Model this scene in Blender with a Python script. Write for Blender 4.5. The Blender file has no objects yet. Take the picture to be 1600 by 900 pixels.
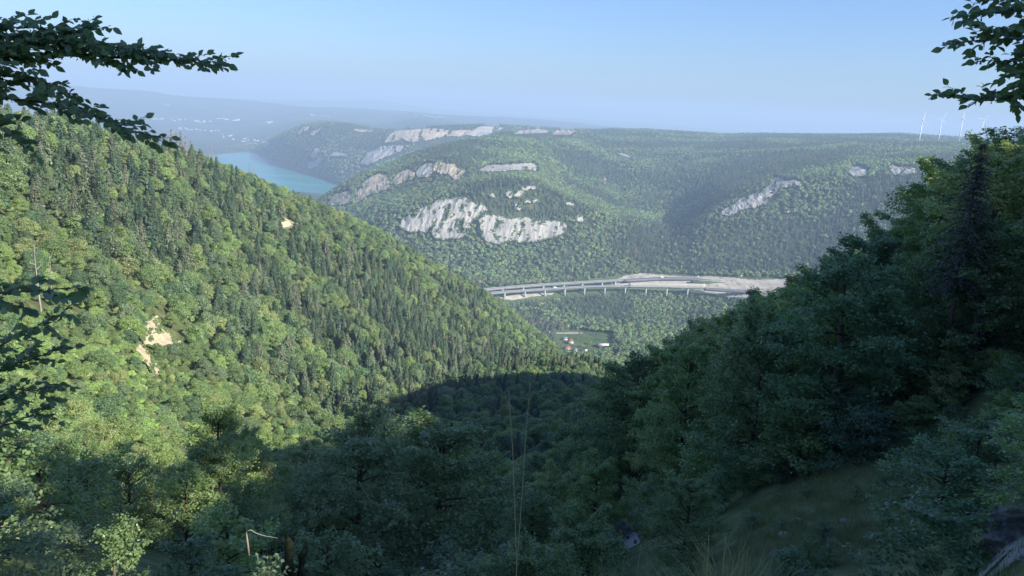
import bpy, math, random
import numpy as np
from mathutils import Matrix, Vector
S = bpy.context.scene
C = S.collection
rng = np.random.default_rng(11)
rad = math.radians

# ---------------------------------------------------------------- camera
FPX = 1232.0                      # focal length in pixels of a 1600 px wide frame
ROLL = rad(3.3)
PITCH = math.atan(282 * math.cos(ROLL) / FPX)
CR, SR, CP, SP = math.cos(ROLL), math.sin(ROLL), math.cos(PITCH), math.sin(PITCH)
cam_d = bpy.data.cameras.new('camera')
cam_d.sensor_width = 36.0
cam_d.lens = 36.0 * FPX / 1600.0
cam_d.clip_start = 0.05
cam_d.clip_end = 120000.0
cam = bpy.data.objects.new('camera', cam_d)
C.objects.link(cam)
X = Vector((1, 0, 0)); U = Vector((0, SP, CP)); B = Vector((0, -CP, SP))
cr = X * CR + U * SR
cu = -X * SR + U * CR
cam.matrix_world = Matrix(((cr.x, cu.x, B.x, 0), (cr.y, cu.y, B.y, 0), (cr.z, cu.z, B.z, 0), (0, 0, 0, 1)))
S.camera = cam
S.render.resolution_x, S.render.resolution_y = 1024, 576

# ---------------------------------------------------------------- light
SUN_AZ, SUN_EL = 119.0, 30.0      # azimuth clockwise from the view direction
w = bpy.data.worlds.new('World'); S.world = w; w.use_nodes = True
nt = w.node_tree
sky = nt.nodes.new('ShaderNodeTexSky'); sky.sky_type = 'NISHITA'; sky.sun_disc = False
sky.sun_elevation = rad(SUN_EL); sky.sun_rotation = rad(SUN_AZ)
sky.altitude = 1000; sky.air_density = 1.25; sky.dust_density = 2.0; sky.ozone_density = 4.0
vmx = nt.nodes.new('ShaderNodeVectorMath'); vmx.operation = 'MULTIPLY'; vmx.inputs[1].default_value = (0.72, 0.875, 1.20)   # a deeper blue morning sky
nt.links.new(sky.outputs[0], vmx.inputs[0]); nt.links.new(vmx.outputs[0], nt.nodes['Background'].inputs[0])
nt.nodes['Background'].inputs[1].default_value = 0.068
sl = bpy.data.lights.new('sun', 'SUN'); sl.energy = 4.0; sl.angle = rad(0.53); sl.color = (1.0, 0.95, 0.86)
so = bpy.data.objects.new('sun', sl); C.objects.link(so)
sd = Vector((math.sin(rad(SUN_AZ)) * math.cos(rad(SUN_EL)), math.cos(rad(SUN_AZ)) * math.cos(rad(SUN_EL)), math.sin(rad(SUN_EL))))
so.rotation_euler = sd.to_track_quat('Z', 'Y').to_euler()
so.location = (0, 0, 300)
S.view_settings.view_transform = 'Standard'; S.view_settings.look = 'None'
S.view_settings.exposure = 1.26; S.view_settings.gamma = 1.0; S.view_settings.use_curve_mapping = False
cy = S.cycles
cy.max_bounces = 8; cy.diffuse_bounces = 6; cy.glossy_bounces = 2; cy.transmission_bounces = 4
cy.transparent_max_bounces = 8; cy.volume_bounces = 0
cy.use_denoising = True

# ---------------------------------------------------------------- pixel <-> direction (real distances are given with every use)
def pix(px, py):
    u = (np.asarray(px, float) - 800) / FPX; v = (450 - np.asarray(py, float)) / FPX
    ul = u * CR - v * SR; vl = u * SR + v * CR
    dx, dy, dz = ul, CP + vl * SP, -SP + vl * CP
    return np.arctan2(dx, dy), dz / np.hypot(dx, dy)          # azimuth, tan(elevation)
def proj(P):
    P = np.asarray(P, float); x, y, z = P[..., 0], P[..., 1], P[..., 2]
    d = y * CP - z * SP; up = y * SP + z * CP
    d = np.where(d < 0.05, 0.05, d)
    ul, vl = x / d, up / d
    return 800 + FPX * (ul * CR + vl * SR), 450 - FPX * (-ul * SR + vl * CR)
def at(px, py, r):
    """the point seen at photo pixel px,py at horizontal distance r (metres)"""
    t, e = pix(px, py)
    return np.stack([np.sin(t) * r, np.cos(t) * r, e * r], -1)
def sm(a, b, x):
    t = np.clip((x - a) / (b - a), 0, 1); return t * t * (3 - 2 * t)
def vnoise(x, y, z=0.0, seed=0):
    """value noise in -1..1"""
    x, y, z = np.broadcast_arrays(np.asarray(x, float), np.asarray(y, float), np.asarray(z, float))
    xi, yi, zi = np.floor(x).astype(np.int64), np.floor(y).astype(np.int64), np.floor(z).astype(np.int64)
    fx, fy, fz = x - xi, y - yi, z - zi
    fx, fy, fz = [f * f * (3 - 2 * f) for f in (fx, fy, fz)]
    def h(i, j, k):
        n = (i * 374761393 + j * 668265263 + k * 1274126177 + seed * 362437) & 0x7fffffff
        n = ((n ^ (n >> 13)) * 1274126177) & 0x7fffffff
        return ((n ^ (n >> 16)) & 0xffff) / 32767.5 - 1.0
    r = 0
    for a in (0, 1):
        for b in (0, 1):
            for c in (0, 1):
                r = r + h(xi + a, yi + b, zi + c) * (fx if a else 1 - fx) * (fy if b else 1 - fy) * (fz if c else 1 - fz)
    return r
def fbm(x, y, z=0.0, o=4, seed=0):
    a, s, t = 0.5, 1.0, 0
    for k in range(o):
        t = t + a * vnoise(np.asarray(x) * s, np.asarray(y) * s, np.asarray(z) * s, seed + k); a *= 0.5; s *= 2.03
    return t
def inpoly(px, py, poly):
    px = np.asarray(px); py = np.asarray(py); r = np.zeros(px.shape, bool); n = len(poly)
    for i in range(n):
        x1, y1 = poly[i]; x2, y2 = poly[(i + 1) % n]
        if y1 == y2: continue
        c = ((y1 > py) != (y2 > py)) & (px < (x2 - x1) * (py - y1) / (y2 - y1) + x1)
        r ^= c
    return r

# ---------------------------------------------------------------- mesh + object helpers
def mesh_np(name, V, faces, mat=None, smooth=False, mids=None):
    """faces: list of integer arrays, each (n, k)"""
    m = bpy.data.meshes.new(name)
    V = np.asarray(V, np.float32)
    fl = [np.asarray(f, np.int32) for f in faces if len(f)]
    loops = np.concatenate([f.ravel() for f in fl]) if fl else np.zeros(0, np.int32)
    tot = np.concatenate([np.full(len(f), f.shape[1], np.int32) for f in fl]) if fl else np.zeros(0, np.int32)
    m.vertices.add(len(V)); m.vertices.foreach_set('co', V.ravel())
    m.loops.add(len(loops)); m.loops.foreach_set('vertex_index', loops)
    m.polygons.add(len(tot))
    st = np.concatenate([[0], np.cumsum(tot)[:-1]]).astype(np.int32) if len(tot) else np.zeros(0, np.int32)
    m.polygons.foreach_set('loop_start', st)
    try: m.polygons.foreach_set('loop_total', tot)
    except Exception: pass
    if smooth: m.polygons.foreach_set('use_smooth', np.ones(len(tot), bool))
    for x in (mat if isinstance(mat, (list, tuple)) else [mat]):
        if x: m.materials.append(x)
    if mids is not None: m.polygons.foreach_set('material_index', np.asarray(mids, np.int32))
    m.update(calc_edges=True); m.validate()
    return m
def obj(name, me, parent=None, loc=None):
    o = bpy.data.objects.new(name, me); C.objects.link(o)
    if parent: o.parent = parent
    if loc is not None: o.location = loc
    return o
def tag(o, label=None, cat=None, group=None, kind=None):
    if label: o['label'] = label
    if cat: o['category'] = cat
    if group: o['group'] = group
    if kind: o['kind'] = kind
    return o
def empty(name, loc, rz=0.0):
    o = bpy.data.objects.new(name, None); C.objects.link(o); o.location = loc; o.rotation_euler = (0, 0, rz); o.empty_display_size = 0.5
    return o
class MB:
    def __init__(s): s.V = []; s.Q = []; s.T = []; s.n = 0
    def add(s, V, Q=(), T=()):
        V = np.asarray(V, float).reshape(-1, 3)
        s.V.append(V)
        if len(Q): s.Q.append(np.asarray(Q) + s.n)
        if len(T): s.T.append(np.asarray(T) + s.n)
        s.n += len(V); return s
    def box(s, c, size, rz=0.0):
        h = np.array(size) / 2
        P = np.array([[a, b, d] for d in (-1, 1) for b in (-1, 1) for a in (-1, 1)]) * h
        ca, sa = math.cos(rz), math.sin(rz)
        P = np.stack([P[:, 0] * ca - P[:, 1] * sa, P[:, 0] * sa + P[:, 1] * ca, P[:, 2]], 1) + np.array(c)
        return s.add(P, [[0, 2, 3, 1], [4, 5, 7, 6], [0, 1, 5, 4], [2, 6, 7, 3], [0, 4, 6, 2], [1, 3, 7, 5]])
    def tube(s, P, R, k=6):
        P = np.asarray(P, float); n = len(P); R = np.broadcast_to(np.asarray(R, float), (n,))
        T = np.gradient(P, axis=0) if n > 2 else np.repeat((P[1:] - P[:1]), 2, 0)
        T = T / (np.linalg.norm(T, axis=1, keepdims=True) + 1e-9)
        ref = np.array([0.0, 0, 1]) if abs(T[:, 2]).mean() < 0.8 else np.array([1.0, 0, 0])
        A = np.cross(T, ref); A /= np.linalg.norm(A, axis=1, keepdims=True) + 1e-9
        Bv = np.cross(T, A)
        an = np.arange(k) * 2 * np.pi / k
        V = P[:, None] + R[:, None, None] * (np.cos(an)[None, :, None] * A[:, None] + np.sin(an)[None, :, None] * Bv[:, None])
        q = []
        for i in range(n - 1):
            for j in range(k):
                j2 = (j + 1) % k
                q.append([i * k + j, i * k + j2, (i + 1) * k + j2, (i + 1) * k + j])
        V = V.reshape(-1, 3)
        t = [[(n - 1) * k, (n - 1) * k + j, (n - 1) * k + j + 1] for j in range(1, k - 1)] + [[0, j + 1, j] for j in range(1, k - 1)]
        return s.add(V, q, t)
    def mesh(s, name, mat, smooth=False):
        return mesh_np(name, np.concatenate(s.V), [np.concatenate(x) for x in (s.Q, s.T) if x], mat, smooth)
    def build(s, name, mat, parent=None, smooth=False):
        return obj(name, s.mesh(name, mat, smooth), parent)

# ---------------------------------------------------------------- materials
def newmat(name):
    m = bpy.data.materials.new(name); m.use_nodes = True
    n = m.node_tree.nodes; l = m.node_tree.links
    return m, n, l, n['Principled BSDF']
def plain(name, col, rough=0.7, spec=0.3, nscale=None, var=0.25, metal=0.0):
    m, n, l, b = newmat(name)
    b.inputs['Roughness'].default_value = rough; b.inputs['Specular IOR Level'].default_value = spec; b.inputs['Metallic'].default_value = metal
    b.inputs['Base Color'].default_value = (*col, 1)
    if nscale:
        tc = n.new('ShaderNodeTexCoord'); no = n.new('ShaderNodeTexNoise'); no.inputs['Scale'].default_value = nscale; no.inputs['Detail'].default_value = 6
        l.new(tc.outputs['Object'], no.inputs['Vector'])
        mr = n.new('ShaderNodeMapRange'); mr.inputs['From Min'].default_value = 0.3; mr.inputs['From Max'].default_value = 0.7
        mr.inputs['To Min'].default_value = 1 - var; mr.inputs['To Max'].default_value = 1 + var
        l.new(no.outputs[0], mr.inputs['Value'])
        vm = n.new('ShaderNodeVectorMath'); vm.operation = 'SCALE'; vm.inputs[0].default_value = col
        l.new(mr.outputs[0], vm.inputs['Scale']); l.new(vm.outputs[0], b.inputs['Base Color'])
    return m
def ramp(n, stops):
    r = n.new('ShaderNodeValToRGB'); e = r.color_ramp.elements
    while len(e) > 1: e.remove(e[-1])
    for i, (p, c) in enumerate(stops):
        x = e[0] if i == 0 else e.new(p)
        x.position = p; x.color = (*c, 1)
    return r
def leaf_mat(name, trans=1.0, rough=0.48, spec=0.45, var=0.27):
    """colour from each tree's own 'tint', varied leaf by leaf"""
    m, n, l, b = newmat(name)
    at_ = n.new('ShaderNodeAttribute'); at_.attribute_type = 'INSTANCER'; at_.attribute_name = 'tint'
    ge = n.new('ShaderNodeNewGeometry')
    mr = n.new('ShaderNodeMapRange'); mr.inputs['To Min'].default_value = 1 - var; mr.inputs['To Max'].default_value = 1 + var
    l.new(ge.outputs['Random Per Island'], mr.inputs['Value'])
    vm = n.new('ShaderNodeVectorMath'); vm.operation = 'SCALE'
    l.new(at_.outputs['Color'], vm.inputs[0]); l.new(mr.outputs[0], vm.inputs['Scale'])
    l.new(vm.outputs[0], b.inputs['Base Color'])
    b.inputs['Roughness'].default_value = rough; b.inputs['Specular IOR Level'].default_value = spec
    tr = n.new('ShaderNodeBsdfTranslucent'); tv = n.new('ShaderNodeVectorMath'); tv.operation = 'MULTIPLY'; tv.inputs[1].default_value = (0.9 * trans, 1.02 * trans, 0.6 * trans)   # light let through the leaf adds to what it reflects
    l.new(vm.outputs[0], tv.inputs[0]); l.new(tv.outputs[0], tr.inputs['Color'])
    mx = n.new('ShaderNodeAddShader')
    l.new(b.outputs[0], mx.inputs[0]); l.new(tr.outputs[0], mx.inputs[1])
    l.new(mx.outputs[0], n['Material Output'].inputs['Surface'])
    return m
M_LEAF = leaf_mat('leaf')
M_NEEDLE = leaf_mat('needle', trans=0.45, rough=0.55, spec=0.35, var=0.3)
M_BARK = plain('bark', (0.12, 0.095, 0.07), 0.9, 0.1, 6.0, 0.4)
M_PALE_BARK = plain('pale_bark', (0.30, 0.275, 0.24), 0.85, 0.1, 8.0, 0.3)
M_DEADWOOD = plain('dead_twig', (0.27, 0.21, 0.17), 0.9, 0.1, 3.0, 0.3)
# ---------------------------------------------------------------- terrain: a loft through contour curves, near to far
RIDGE = np.array([(250, -420, 208), (290, -180, 186), (330, 0, 127), (375, 165, 107), (372, 275, 98), (500, 480, -40), (640, 700, -150), (760, 950, -220)], float)  # unseen ridge right of frame, heights fitted to where its shade must end
def zout(x, y):
    x = np.asarray(x, float); y = np.asarray(y, float)
    best = np.full(x.shape, -1e9)
    for a, b in zip(RIDGE[:-1], RIDGE[1:]):
        d = b[:2] - a[:2]; t = np.clip(((x - a[0]) * d[0] + (y - a[1]) * d[1]) / (d @ d), 0, 1)
        dist = np.hypot(x - a[0] - t * d[0], y - a[1] - t * d[1])
        best = np.maximum(best, a[2] + t * (b[2] - a[2]) - 0.52 * dist)
    r = np.hypot(x, y)
    z = np.maximum(best, -90 - 0.12 * r)
    loc = -1.7 - 0.06 * np.maximum(r - 3, 0)
    k = sm(25, 120, r)
    z = loc * (1 - k) + z * k
    return np.maximum(z, -515)
OUT_T = [42, 45, 48, 52, 56, 61, 66, 73, 80, 88, 98, 110, 128, 150, 180, -150, -110, -80, -60, -50]
# each entry: (mode, ...)  p: px,py,r   z: px,z,r   s: px,py,z (distance follows)   r_out: distance outside the frame
CURVES = []
def cv(name, r_out, pts, rows, zo=None): CURVES.append((name, r_out, pts, rows, zo))
P_, Z_, S_ = 'p', 'z', 's'
def zs(r, **kw): return [(Z_, int(k[1:].replace('m', '-')), v, r) for k, v in kw.items()]
cv('a0', 0.6, [(Z_, px, -1.6, 0.6) for px in (-250, 800, 1850)], 3)
cv('a1', 2.9, [(Z_, -250, -1.75, 2.9), (Z_, 150, -1.85, 2.9), (Z_, 500, -2.05, 2.9), (Z_, 1000, -2.0, 2.9), (Z_, 1150, -1.9, 2.9), (Z_, 1350, -2.0, 2.9), (Z_, 1520, -1.78, 2.9), (Z_, 1850, -1.6, 2.9)], 10)
cv('a2', 7, [(Z_, -250, -4.6, 7), (Z_, 150, -5.0, 7), (Z_, 500, -6.5, 7), (Z_, 1000, -6.5, 7), (Z_, 1350, -5.8, 7), (Z_, 1850, -3.5, 7)], 8)
cv('a3', 15, [(Z_, -250, -8.5, 15), (Z_, 150, -10, 15), (Z_, 500, -13, 15), (Z_, 1000, -13.0, 15), (Z_, 1350, -10, 15), (Z_, 1850, -4, 15)], 10)
cv('a4', 35, [(P_, -250, 760, 35), (P_, 0, 820, 35), (P_, 150, 850, 35), (P_, 300, 880, 35), (P_, 450, 930, 35), (P_, 600, 965, 35), (P_, 750, 965, 35), (P_, 900, 950, 35), (P_, 1050, 915, 33), (P_, 1200, 860, 31), (P_, 1350, 835, 31), (P_, 1500, 790, 31), (P_, 1600, 745, 31), (P_, 1850, 620, 31)], 24)
cv('a5', 60, [(P_, -250, 650, 60), (P_, 0, 725, 65), (P_, 150, 765, 70), (P_, 300, 805, 75), (P_, 450, 860, 80), (P_, 600, 885, 80), (P_, 750, 885, 80), (P_, 900, 865, 75), (P_, 1050, 800, 62), (P_, 1200, 725, 56), (P_, 1350, 675, 52), (P_, 1500, 620, 52), (P_, 1600, 560, 52), (P_, 1850, 350, 52)], 24)
cv('a6', 110, [(P_, -250, 560, 110), (P_, 0, 640, 120), (P_, 150, 680, 130), (P_, 300, 735, 150), (P_, 450, 775, 160), (P_, 600, 785, 165), (P_, 750, 770, 170), (P_, 900, 725, 180), (P_, 1050, 665, 150), (P_, 1200, 612, 118), (P_, 1350, 545, 95), (P_, 1500, 455, 82), (P_, 1600, 395, 78), (P_, 1850, 150, 80)], 24)
cv('a7', 180, [(P_, -250, 500, 170), (P_, 0, 570, 160), (P_, 150, 620, 180), (P_, 300, 690, 215), (P_, 450, 735, 260), (P_, 600, 672, 350), (P_, 750, 622, 470), (P_, 900, 600, 640), (P_, 980, 620, 700), (P_, 1050, 670, 500), (P_, 1200, 640, 400), (P_, 1350, 590, 300), (P_, 1500, 500, 240), (P_, 1600, 430, 200)], 50)
cv('a7b', 330, [(P_, -250, 300, 270), (P_, 0, 390, 280), (P_, 150, 415, 330), (P_, 300, 460, 410), (P_, 450, 510, 490), (P_, 600, 520, 590), (P_, 750, 545, 740), (P_, 900, 575, 850), (P_, 980, 600, 820), (P_, 1050, 690, 650), (P_, 1200, 655, 560), (P_, 1350, 610, 480), (P_, 1500, 520, 400), (P_, 1600, 450, 330)], 50)
cv('a8', 600, [(P_, -250, 150, 380), (P_, 0, 208, 440), (P_, 150, 223, 540), (P_, 300, 261, 660), (P_, 450, 318, 780), (P_, 600, 374, 890), (P_, 750, 462, 980), (P_, 850, 541, 1060), (P_, 880, 565, 1080), (P_, 900, 573, 1100), (P_, 960, 582, 1100), (P_, 1050, 700, 900), (P_, 1200, 670, 800), (P_, 1350, 625, 700), (P_, 1500, 540, 600), (P_, 1600, 470, 500)], 14)
cv('a9', 900, [(P_, -250, 230, 520), (P_, 0, 280, 600), (P_, 150, 300, 700), (P_, 300, 340, 830), (P_, 450, 400, 950), (P_, 600, 450, 1080), (P_, 750, 530, 1200), (P_, 850, 570, 1200), (P_, 900, 578, 1300), (P_, 960, 582, 1320), (P_, 1050, 710, 1100), (P_, 1200, 680, 1000), (P_, 1350, 640, 1000), (P_, 1600, 500, 900)], 22)
FLOOR = -515.0
cv('b0', 1620, [(Z_, px, FLOOR, 1620) for px in (-250, 300, 800, 1200, 1850)], 10, FLOOR)
cv('b1', 1800, [(Z_, -250, FLOOR, 1800), (Z_, 600, FLOOR, 1760), (Z_, 900, FLOOR, 1800), (Z_, 1850, FLOOR + 20, 1820)], 16, FLOOR)
cv('b2', 2000, [(Z_, -250, FLOOR, 2000), (Z_, 600, -505, 1950), (Z_, 750, -500, 1950), (P_, 820, 474, 2010), (P_, 900, 471, 2070), (P_, 1050, 470, 2190), (P_, 1120, 466, 2230), (P_, 1200, 460, 2240), (P_, 1350, 452, 2300), (P_, 1600, 450, 2300), (P_, 1850, 450, 2300)], 12, FLOOR)
cv('b3', 2150, [(Z_, -250, FLOOR, 2150), (Z_, 560, -510, 2020), (P_, 700, 470, 2030), (P_, 780, 459, 2025), (P_, 900, 450, 2150), (P_, 1000, 439, 2230), (P_, 1050, 434, 2280), (P_, 1120, 436, 2300), (P_, 1200, 444, 2320), (P_, 1350, 440, 2360), (P_, 1600, 440, 2360), (P_, 1850, 440, 2360)], 12, FLOOR)
cv('b4', 2250, [(Z_, -250, FLOOR, 2250), (Z_, 500, -515, 2100), (P_, 600, 455, 2100), (P_, 700, 440, 2090), (P_, 780, 436, 2090), (P_, 900, 432, 2200), (P_, 1000, 428, 2280), (P_, 1050, 428, 2320), (P_, 1200, 430, 2370), (P_, 1350, 425, 2420), (P_, 1600, 430, 2420), (P_, 1850, 430, 2420)], 30, FLOOR)
cv('c0', 2450, [(Z_, -250, FLOOR, 2400), (Z_, 480, -515, 2250), (P_, 560, 400, 2250), (P_, 620, 372, 2220), (P_, 680, 374, 2215), (P_, 750, 379, 2210), (P_, 830, 380, 2250), (P_, 890, 370, 2280), (P_, 950, 378, 2340), (P_, 1050, 385, 2420), (P_, 1130, 345, 2480), (P_, 1200, 335, 2520), (P_, 1300, 330, 2560), (P_, 1400, 320, 2580), (P_, 1600, 320, 2580), (P_, 1850, 330, 2580)], 30, FLOOR)
cv('c1', 2600, [(Z_, -250, FLOOR, 2600), (Z_, 480, -515, 2380), (P_, 560, 352, 2400), (P_, 620, 338, 2290), (P_, 680, 315, 2290), (P_, 740, 300, 2310), (P_, 800, 290, 2340), (P_, 840, 293, 2370), (P_, 900, 318, 2400), (P_, 960, 340, 2450), (P_, 1050, 370, 2520), (P_, 1130, 322, 2580), (P_, 1200, 296, 2640), (P_, 1250, 280, 2660), (P_, 1330, 276, 2680), (P_, 1400, 274, 2700), (P_, 1600, 270, 2700), (P_, 1850, 280, 2700)], 16, FLOOR)
cv('c2', 2800, [(Z_, -250, FLOOR, 2800), (Z_, 450, -515, 2700), (P_, 520, 318, 2800), (P_, 560, 310, 2700), (P_, 620, 300, 2600), (P_, 680, 292, 2550), (P_, 740, 280, 2520), (P_, 800, 273, 2550), (P_, 840, 280, 2600), (P_, 900, 310, 2700), (P_, 960, 332, 2760), (P_, 1050, 350, 2800), (P_, 1130, 300, 2800), (P_, 1200, 278, 2820), (P_, 1250, 270, 2820), (P_, 1330, 260, 2780), (P_, 1400, 258, 2800), (P_, 1600, 255, 2800), (P_, 1850, 260, 2800)], 24, FLOOR)
cv('c3', 3200, [(Z_, -250, FLOOR, 3200), (Z_, 450, -515, 3000), (P_, 500, 312, 3000), (P_, 540, 288, 3000), (P_, 580, 268, 2960), (P_, 620, 262, 2900), (P_, 660, 252, 2860), (P_, 700, 245, 2800), (P_, 750, 257, 2800), (P_, 800, 254, 2850), (P_, 850, 262, 2950), (P_, 900, 285, 3100), (P_, 960, 300, 3200), (P_, 1050, 295, 3250), (P_, 1130, 270, 3200), (P_, 1200, 256, 3200), (P_, 1250, 252, 3200), (P_, 1330, 246, 3150), (P_, 1400, 244, 3200), (P_, 1600, 240, 3200), (P_, 1850, 245, 3200)], 26, FLOOR)
cv('c4', 3800, [(Z_, -250, FLOOR, 3800), (Z_, 450, -515, 3300), (P_, 500, 318, 3200), (P_, 540, 290, 3150), (P_, 580, 268, 3100), (P_, 620, 253, 3100), (P_, 660, 238, 3150), (P_, 700, 226, 3250), (P_, 750, 218, 3400), (P_, 800, 217, 3500), (P_, 850, 222, 3600), (P_, 900, 232, 3800), (P_, 960, 240, 3900), (P_, 1050, 240, 4000), (P_, 1130, 232, 4000), (P_, 1200, 228, 4000), (P_, 1330, 226, 3900), (P_, 1400, 226, 3900), (P_, 1600, 230, 3900), (P_, 1850, 235, 3900)], 24, FLOOR)
cv('c5', 4500, [(Z_, -250, FLOOR, 4400), (Z_, 450, -518, 3800), (Z_, 520, -518, 3600), (Z_, 600, -480, 3700), (P_, 660, 262, 3700), (P_, 700, 240, 3800), (P_, 750, 214, 4100), (P_, 800, 211, 4200), (P_, 850, 213, 4400), (P_, 900, 213, 4500), (P_, 960, 211, 4800), (P_, 1050, 214, 4900), (P_, 1130, 218, 5000), (P_, 1200, 217, 5000), (P_, 1330, 217, 5000), (P_, 1400, 217, 5000), (P_, 1500, 222, 5000), (P_, 1600, 224, 5000), (P_, 1850, 240, 5000)], 12, FLOOR)
cv('c6', 5500, [(Z_, -250, -521, 5000), (Z_, 300, -521, 4650), (Z_, 450, -521, 4500), (Z_, 560, -521, 4350), (Z_, 640, -515, 4400), (Z_, 700, -300, 4600), (P_, 760, 222, 4700), (P_, 800, 212, 4800), (P_, 850, 209, 5000), (P_, 900, 206, 5000), (P_, 960, 203, 5400), (P_, 1000, 203, 5500), (P_, 1050, 206, 5600), (P_, 1130, 212, 5700), (P_, 1200, 213, 5800), (P_, 1300, 212, 5800), (P_, 1400, 212, 5800), (P_, 1500, 219, 5800), (P_, 1600, 224, 5800), (P_, 1850, 245, 5800)], 5, -521)
cv('d0', 5800, [(Z_, -250, -530, 5300), (Z_, 300, -530, 4900), (Z_, 450, -530, 4750), (Z_, 540, -530, 4560), (Z_, 640, -522, 4520), (Z_, 700, -300, 4800), (P_, 760, 228, 5000), (P_, 850, 214, 5200), (P_, 900, 214, 5300), (P_, 1000, 212, 5800), (P_, 1200, 220, 6200), (P_, 1400, 220, 6200), (P_, 1850, 250, 6200)], 6, -525)
cv('d1', 6200, [(Z_, -250, -530, 6500), (Z_, 300, -530, 6500), (S_, 372, 241, -530), (S_, 400, 240, -530), (S_, 420, 251, -530), (S_, 440, 262, -530), (S_, 480, 276, -530), (S_, 530, 293, -530), (Z_, 600, -526, 4650), (P_, 660, 270, 4900), (P_, 760, 232, 5200), (P_, 850, 218, 5400), (P_, 1000, 214, 6100), (P_, 1200, 222, 6500), (P_, 1850, 255, 6500)], 3, -525)
cv('d2', 6400, [(Z_, -250, -518, 7000), (Z_, 300, -518, 7000), (S_, 372, 236, -519), (S_, 400, 235, -519), (S_, 420, 246, -519), (S_, 440, 257, -519), (S_, 480, 271, -519), (S_, 530, 288, -519), (P_, 560, 284, 4700), (P_, 600, 270, 4800), (P_, 660, 250, 4950), (P_, 760, 222, 5300), (P_, 850, 214, 5500), (P_, 1000, 212, 6300), (P_, 1200, 220, 6700), (P_, 1850, 255, 6700)], 22, -520)
cv('d3', 6900, [(Z_, -250, -518, 8000), (Z_, 300, -515, 8000), (Z_, 372, -512, 7900), (P_, 405, 231, 7300), (P_, 430, 228, 6500), (P_, 450, 226, 6200), (P_, 480, 228, 5900), (P_, 530, 245, 5350), (P_, 570, 240, 5200), (P_, 620, 226, 5150), (P_, 660, 218, 5200), (P_, 760, 207, 5500), (P_, 850, 206, 5700), (P_, 1000, 209, 6500), (P_, 1200, 218, 7000), (P_, 1850, 255, 7000)], 20, -520)
cv('d4', 7600, [(Z_, -250, -515, 9000), (Z_, 300, -512, 9000), (Z_, 372, -505, 8700), (P_, 410, 224, 7900), (P_, 440, 208, 6900), (P_, 470, 197, 6500), (P_, 500, 193, 6300), (P_, 540, 195, 6100), (P_, 580, 202, 5900), (P_, 605, 204, 5600), (P_, 640, 201, 5600), (P_, 700, 199, 5600), (P_, 760, 195, 5700), (P_, 800, 198, 5800), (P_, 860, 203, 6000), (P_, 1000, 209, 6800), (P_, 1200, 218, 7400), (P_, 1850, 255, 7400)], 8, -520)
cv('d5', 8800, [(Z_, -250, -512, 10000), (Z_, 300, -508, 10000), (Z_, 372, -500, 9700), (P_, 410, 216, 8800), (P_, 440, 209, 8000), (P_, 480, 200, 7600), (P_, 560, 200, 7400), (P_, 605, 208, 6900), (P_, 760, 205, 7000), (P_, 860, 210, 7400), (P_, 1000, 213, 8000), (P_, 1200, 225, 8800), (P_, 1850, 260, 8800)], 8, -520)
cv('e0', 11500, [(P_, -250, 150, 13000), (P_, 0, 175, 13000), (P_, 150, 184, 13000), (P_, 300, 190, 12500), (P_, 380, 193, 12000), (P_, 420, 193, 11800), (P_, 480, 186, 11500), (P_, 560, 188, 11000), (P_, 610, 192, 11000), (P_, 650, 187, 10000), (P_, 690, 192, 10000), (P_, 760, 200, 10500), (P_, 900, 205, 11000), (P_, 1000, 212, 11000), (P_, 1850, 265, 12000)], 14, -520)
cv('e1', 17000, [(P_, -250, 118, 17000), (P_, 0, 128, 17000), (P_, 100, 133, 17000), (P_, 140, 137, 17000), (P_, 190, 139, 17000), (P_, 230, 140, 17000), (P_, 270, 148, 17000), (P_, 330, 152, 17000), (P_, 400, 158, 17000), (P_, 470, 166, 16000), (P_, 540, 168, 16000), (P_, 620, 172, 16000), (P_, 700, 178, 16000), (P_, 760, 182, 16000), (P_, 860, 188, 16000), (P_, 1000, 203, 16000), (P_, 1850, 265, 17000)], 6, -400)
cv('e2', 21000, [(P_, -250, 128, 21000), (P_, 0, 138, 21000), (P_, 200, 152, 21000), (P_, 400, 165, 21000), (P_, 700, 184, 21000), (P_, 860, 194, 21000), (P_, 1000, 205, 21000), (P_, 1850, 265, 21000)], 8, -500)
cv('e3', 26000, [(P_, -250, 125, 26000), (P_, 0, 136, 26000), (P_, 200, 150, 26000), (P_, 330, 155, 26000), (P_, 400, 154, 26000), (P_, 450, 157, 26000), (P_, 500, 158, 26000), (P_, 570, 156, 26000), (P_, 610, 159, 26000), (P_, 650, 167, 26000), (P_, 700, 173, 26000), (P_, 760, 177, 26000), (P_, 860, 184, 26000), (P_, 960, 191, 26000), (P_, 1040, 196, 26000), (P_, 1100, 201, 26000), (P_, 1200, 210, 26000), (P_, 1850, 262, 26000)], 6, -400)
cv('e4', 33000, [(P_, -250, 128, 33000), (P_, 400, 160, 33000), (P_, 700, 177, 33000), (P_, 860, 187, 33000), (P_, 1100, 202, 33000), (P_, 1850, 262, 33000)], 6, -500)
cv('e5', 41000, [(P_, -250, 124, 41000), (P_, 400, 158, 41000), (P_, 640, 166, 41000), (P_, 700, 170, 41000), (P_, 800, 176, 41000), (P_, 880, 184, 41000), (P_, 960, 189, 41000), (P_, 1010, 191, 41000), (P_, 1060, 196, 41000), (P_, 1120, 199, 41000), (P_, 1210, 207, 41000), (P_, 1300, 211, 41000), (P_, 1850, 250, 41000)], 4, -400)
cv('e6', 58000, [(Z_, -250, -560, 58000), (Z_, 800, -560, 58000), (Z_, 1850, -560, 58000)], 0, -560)

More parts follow.
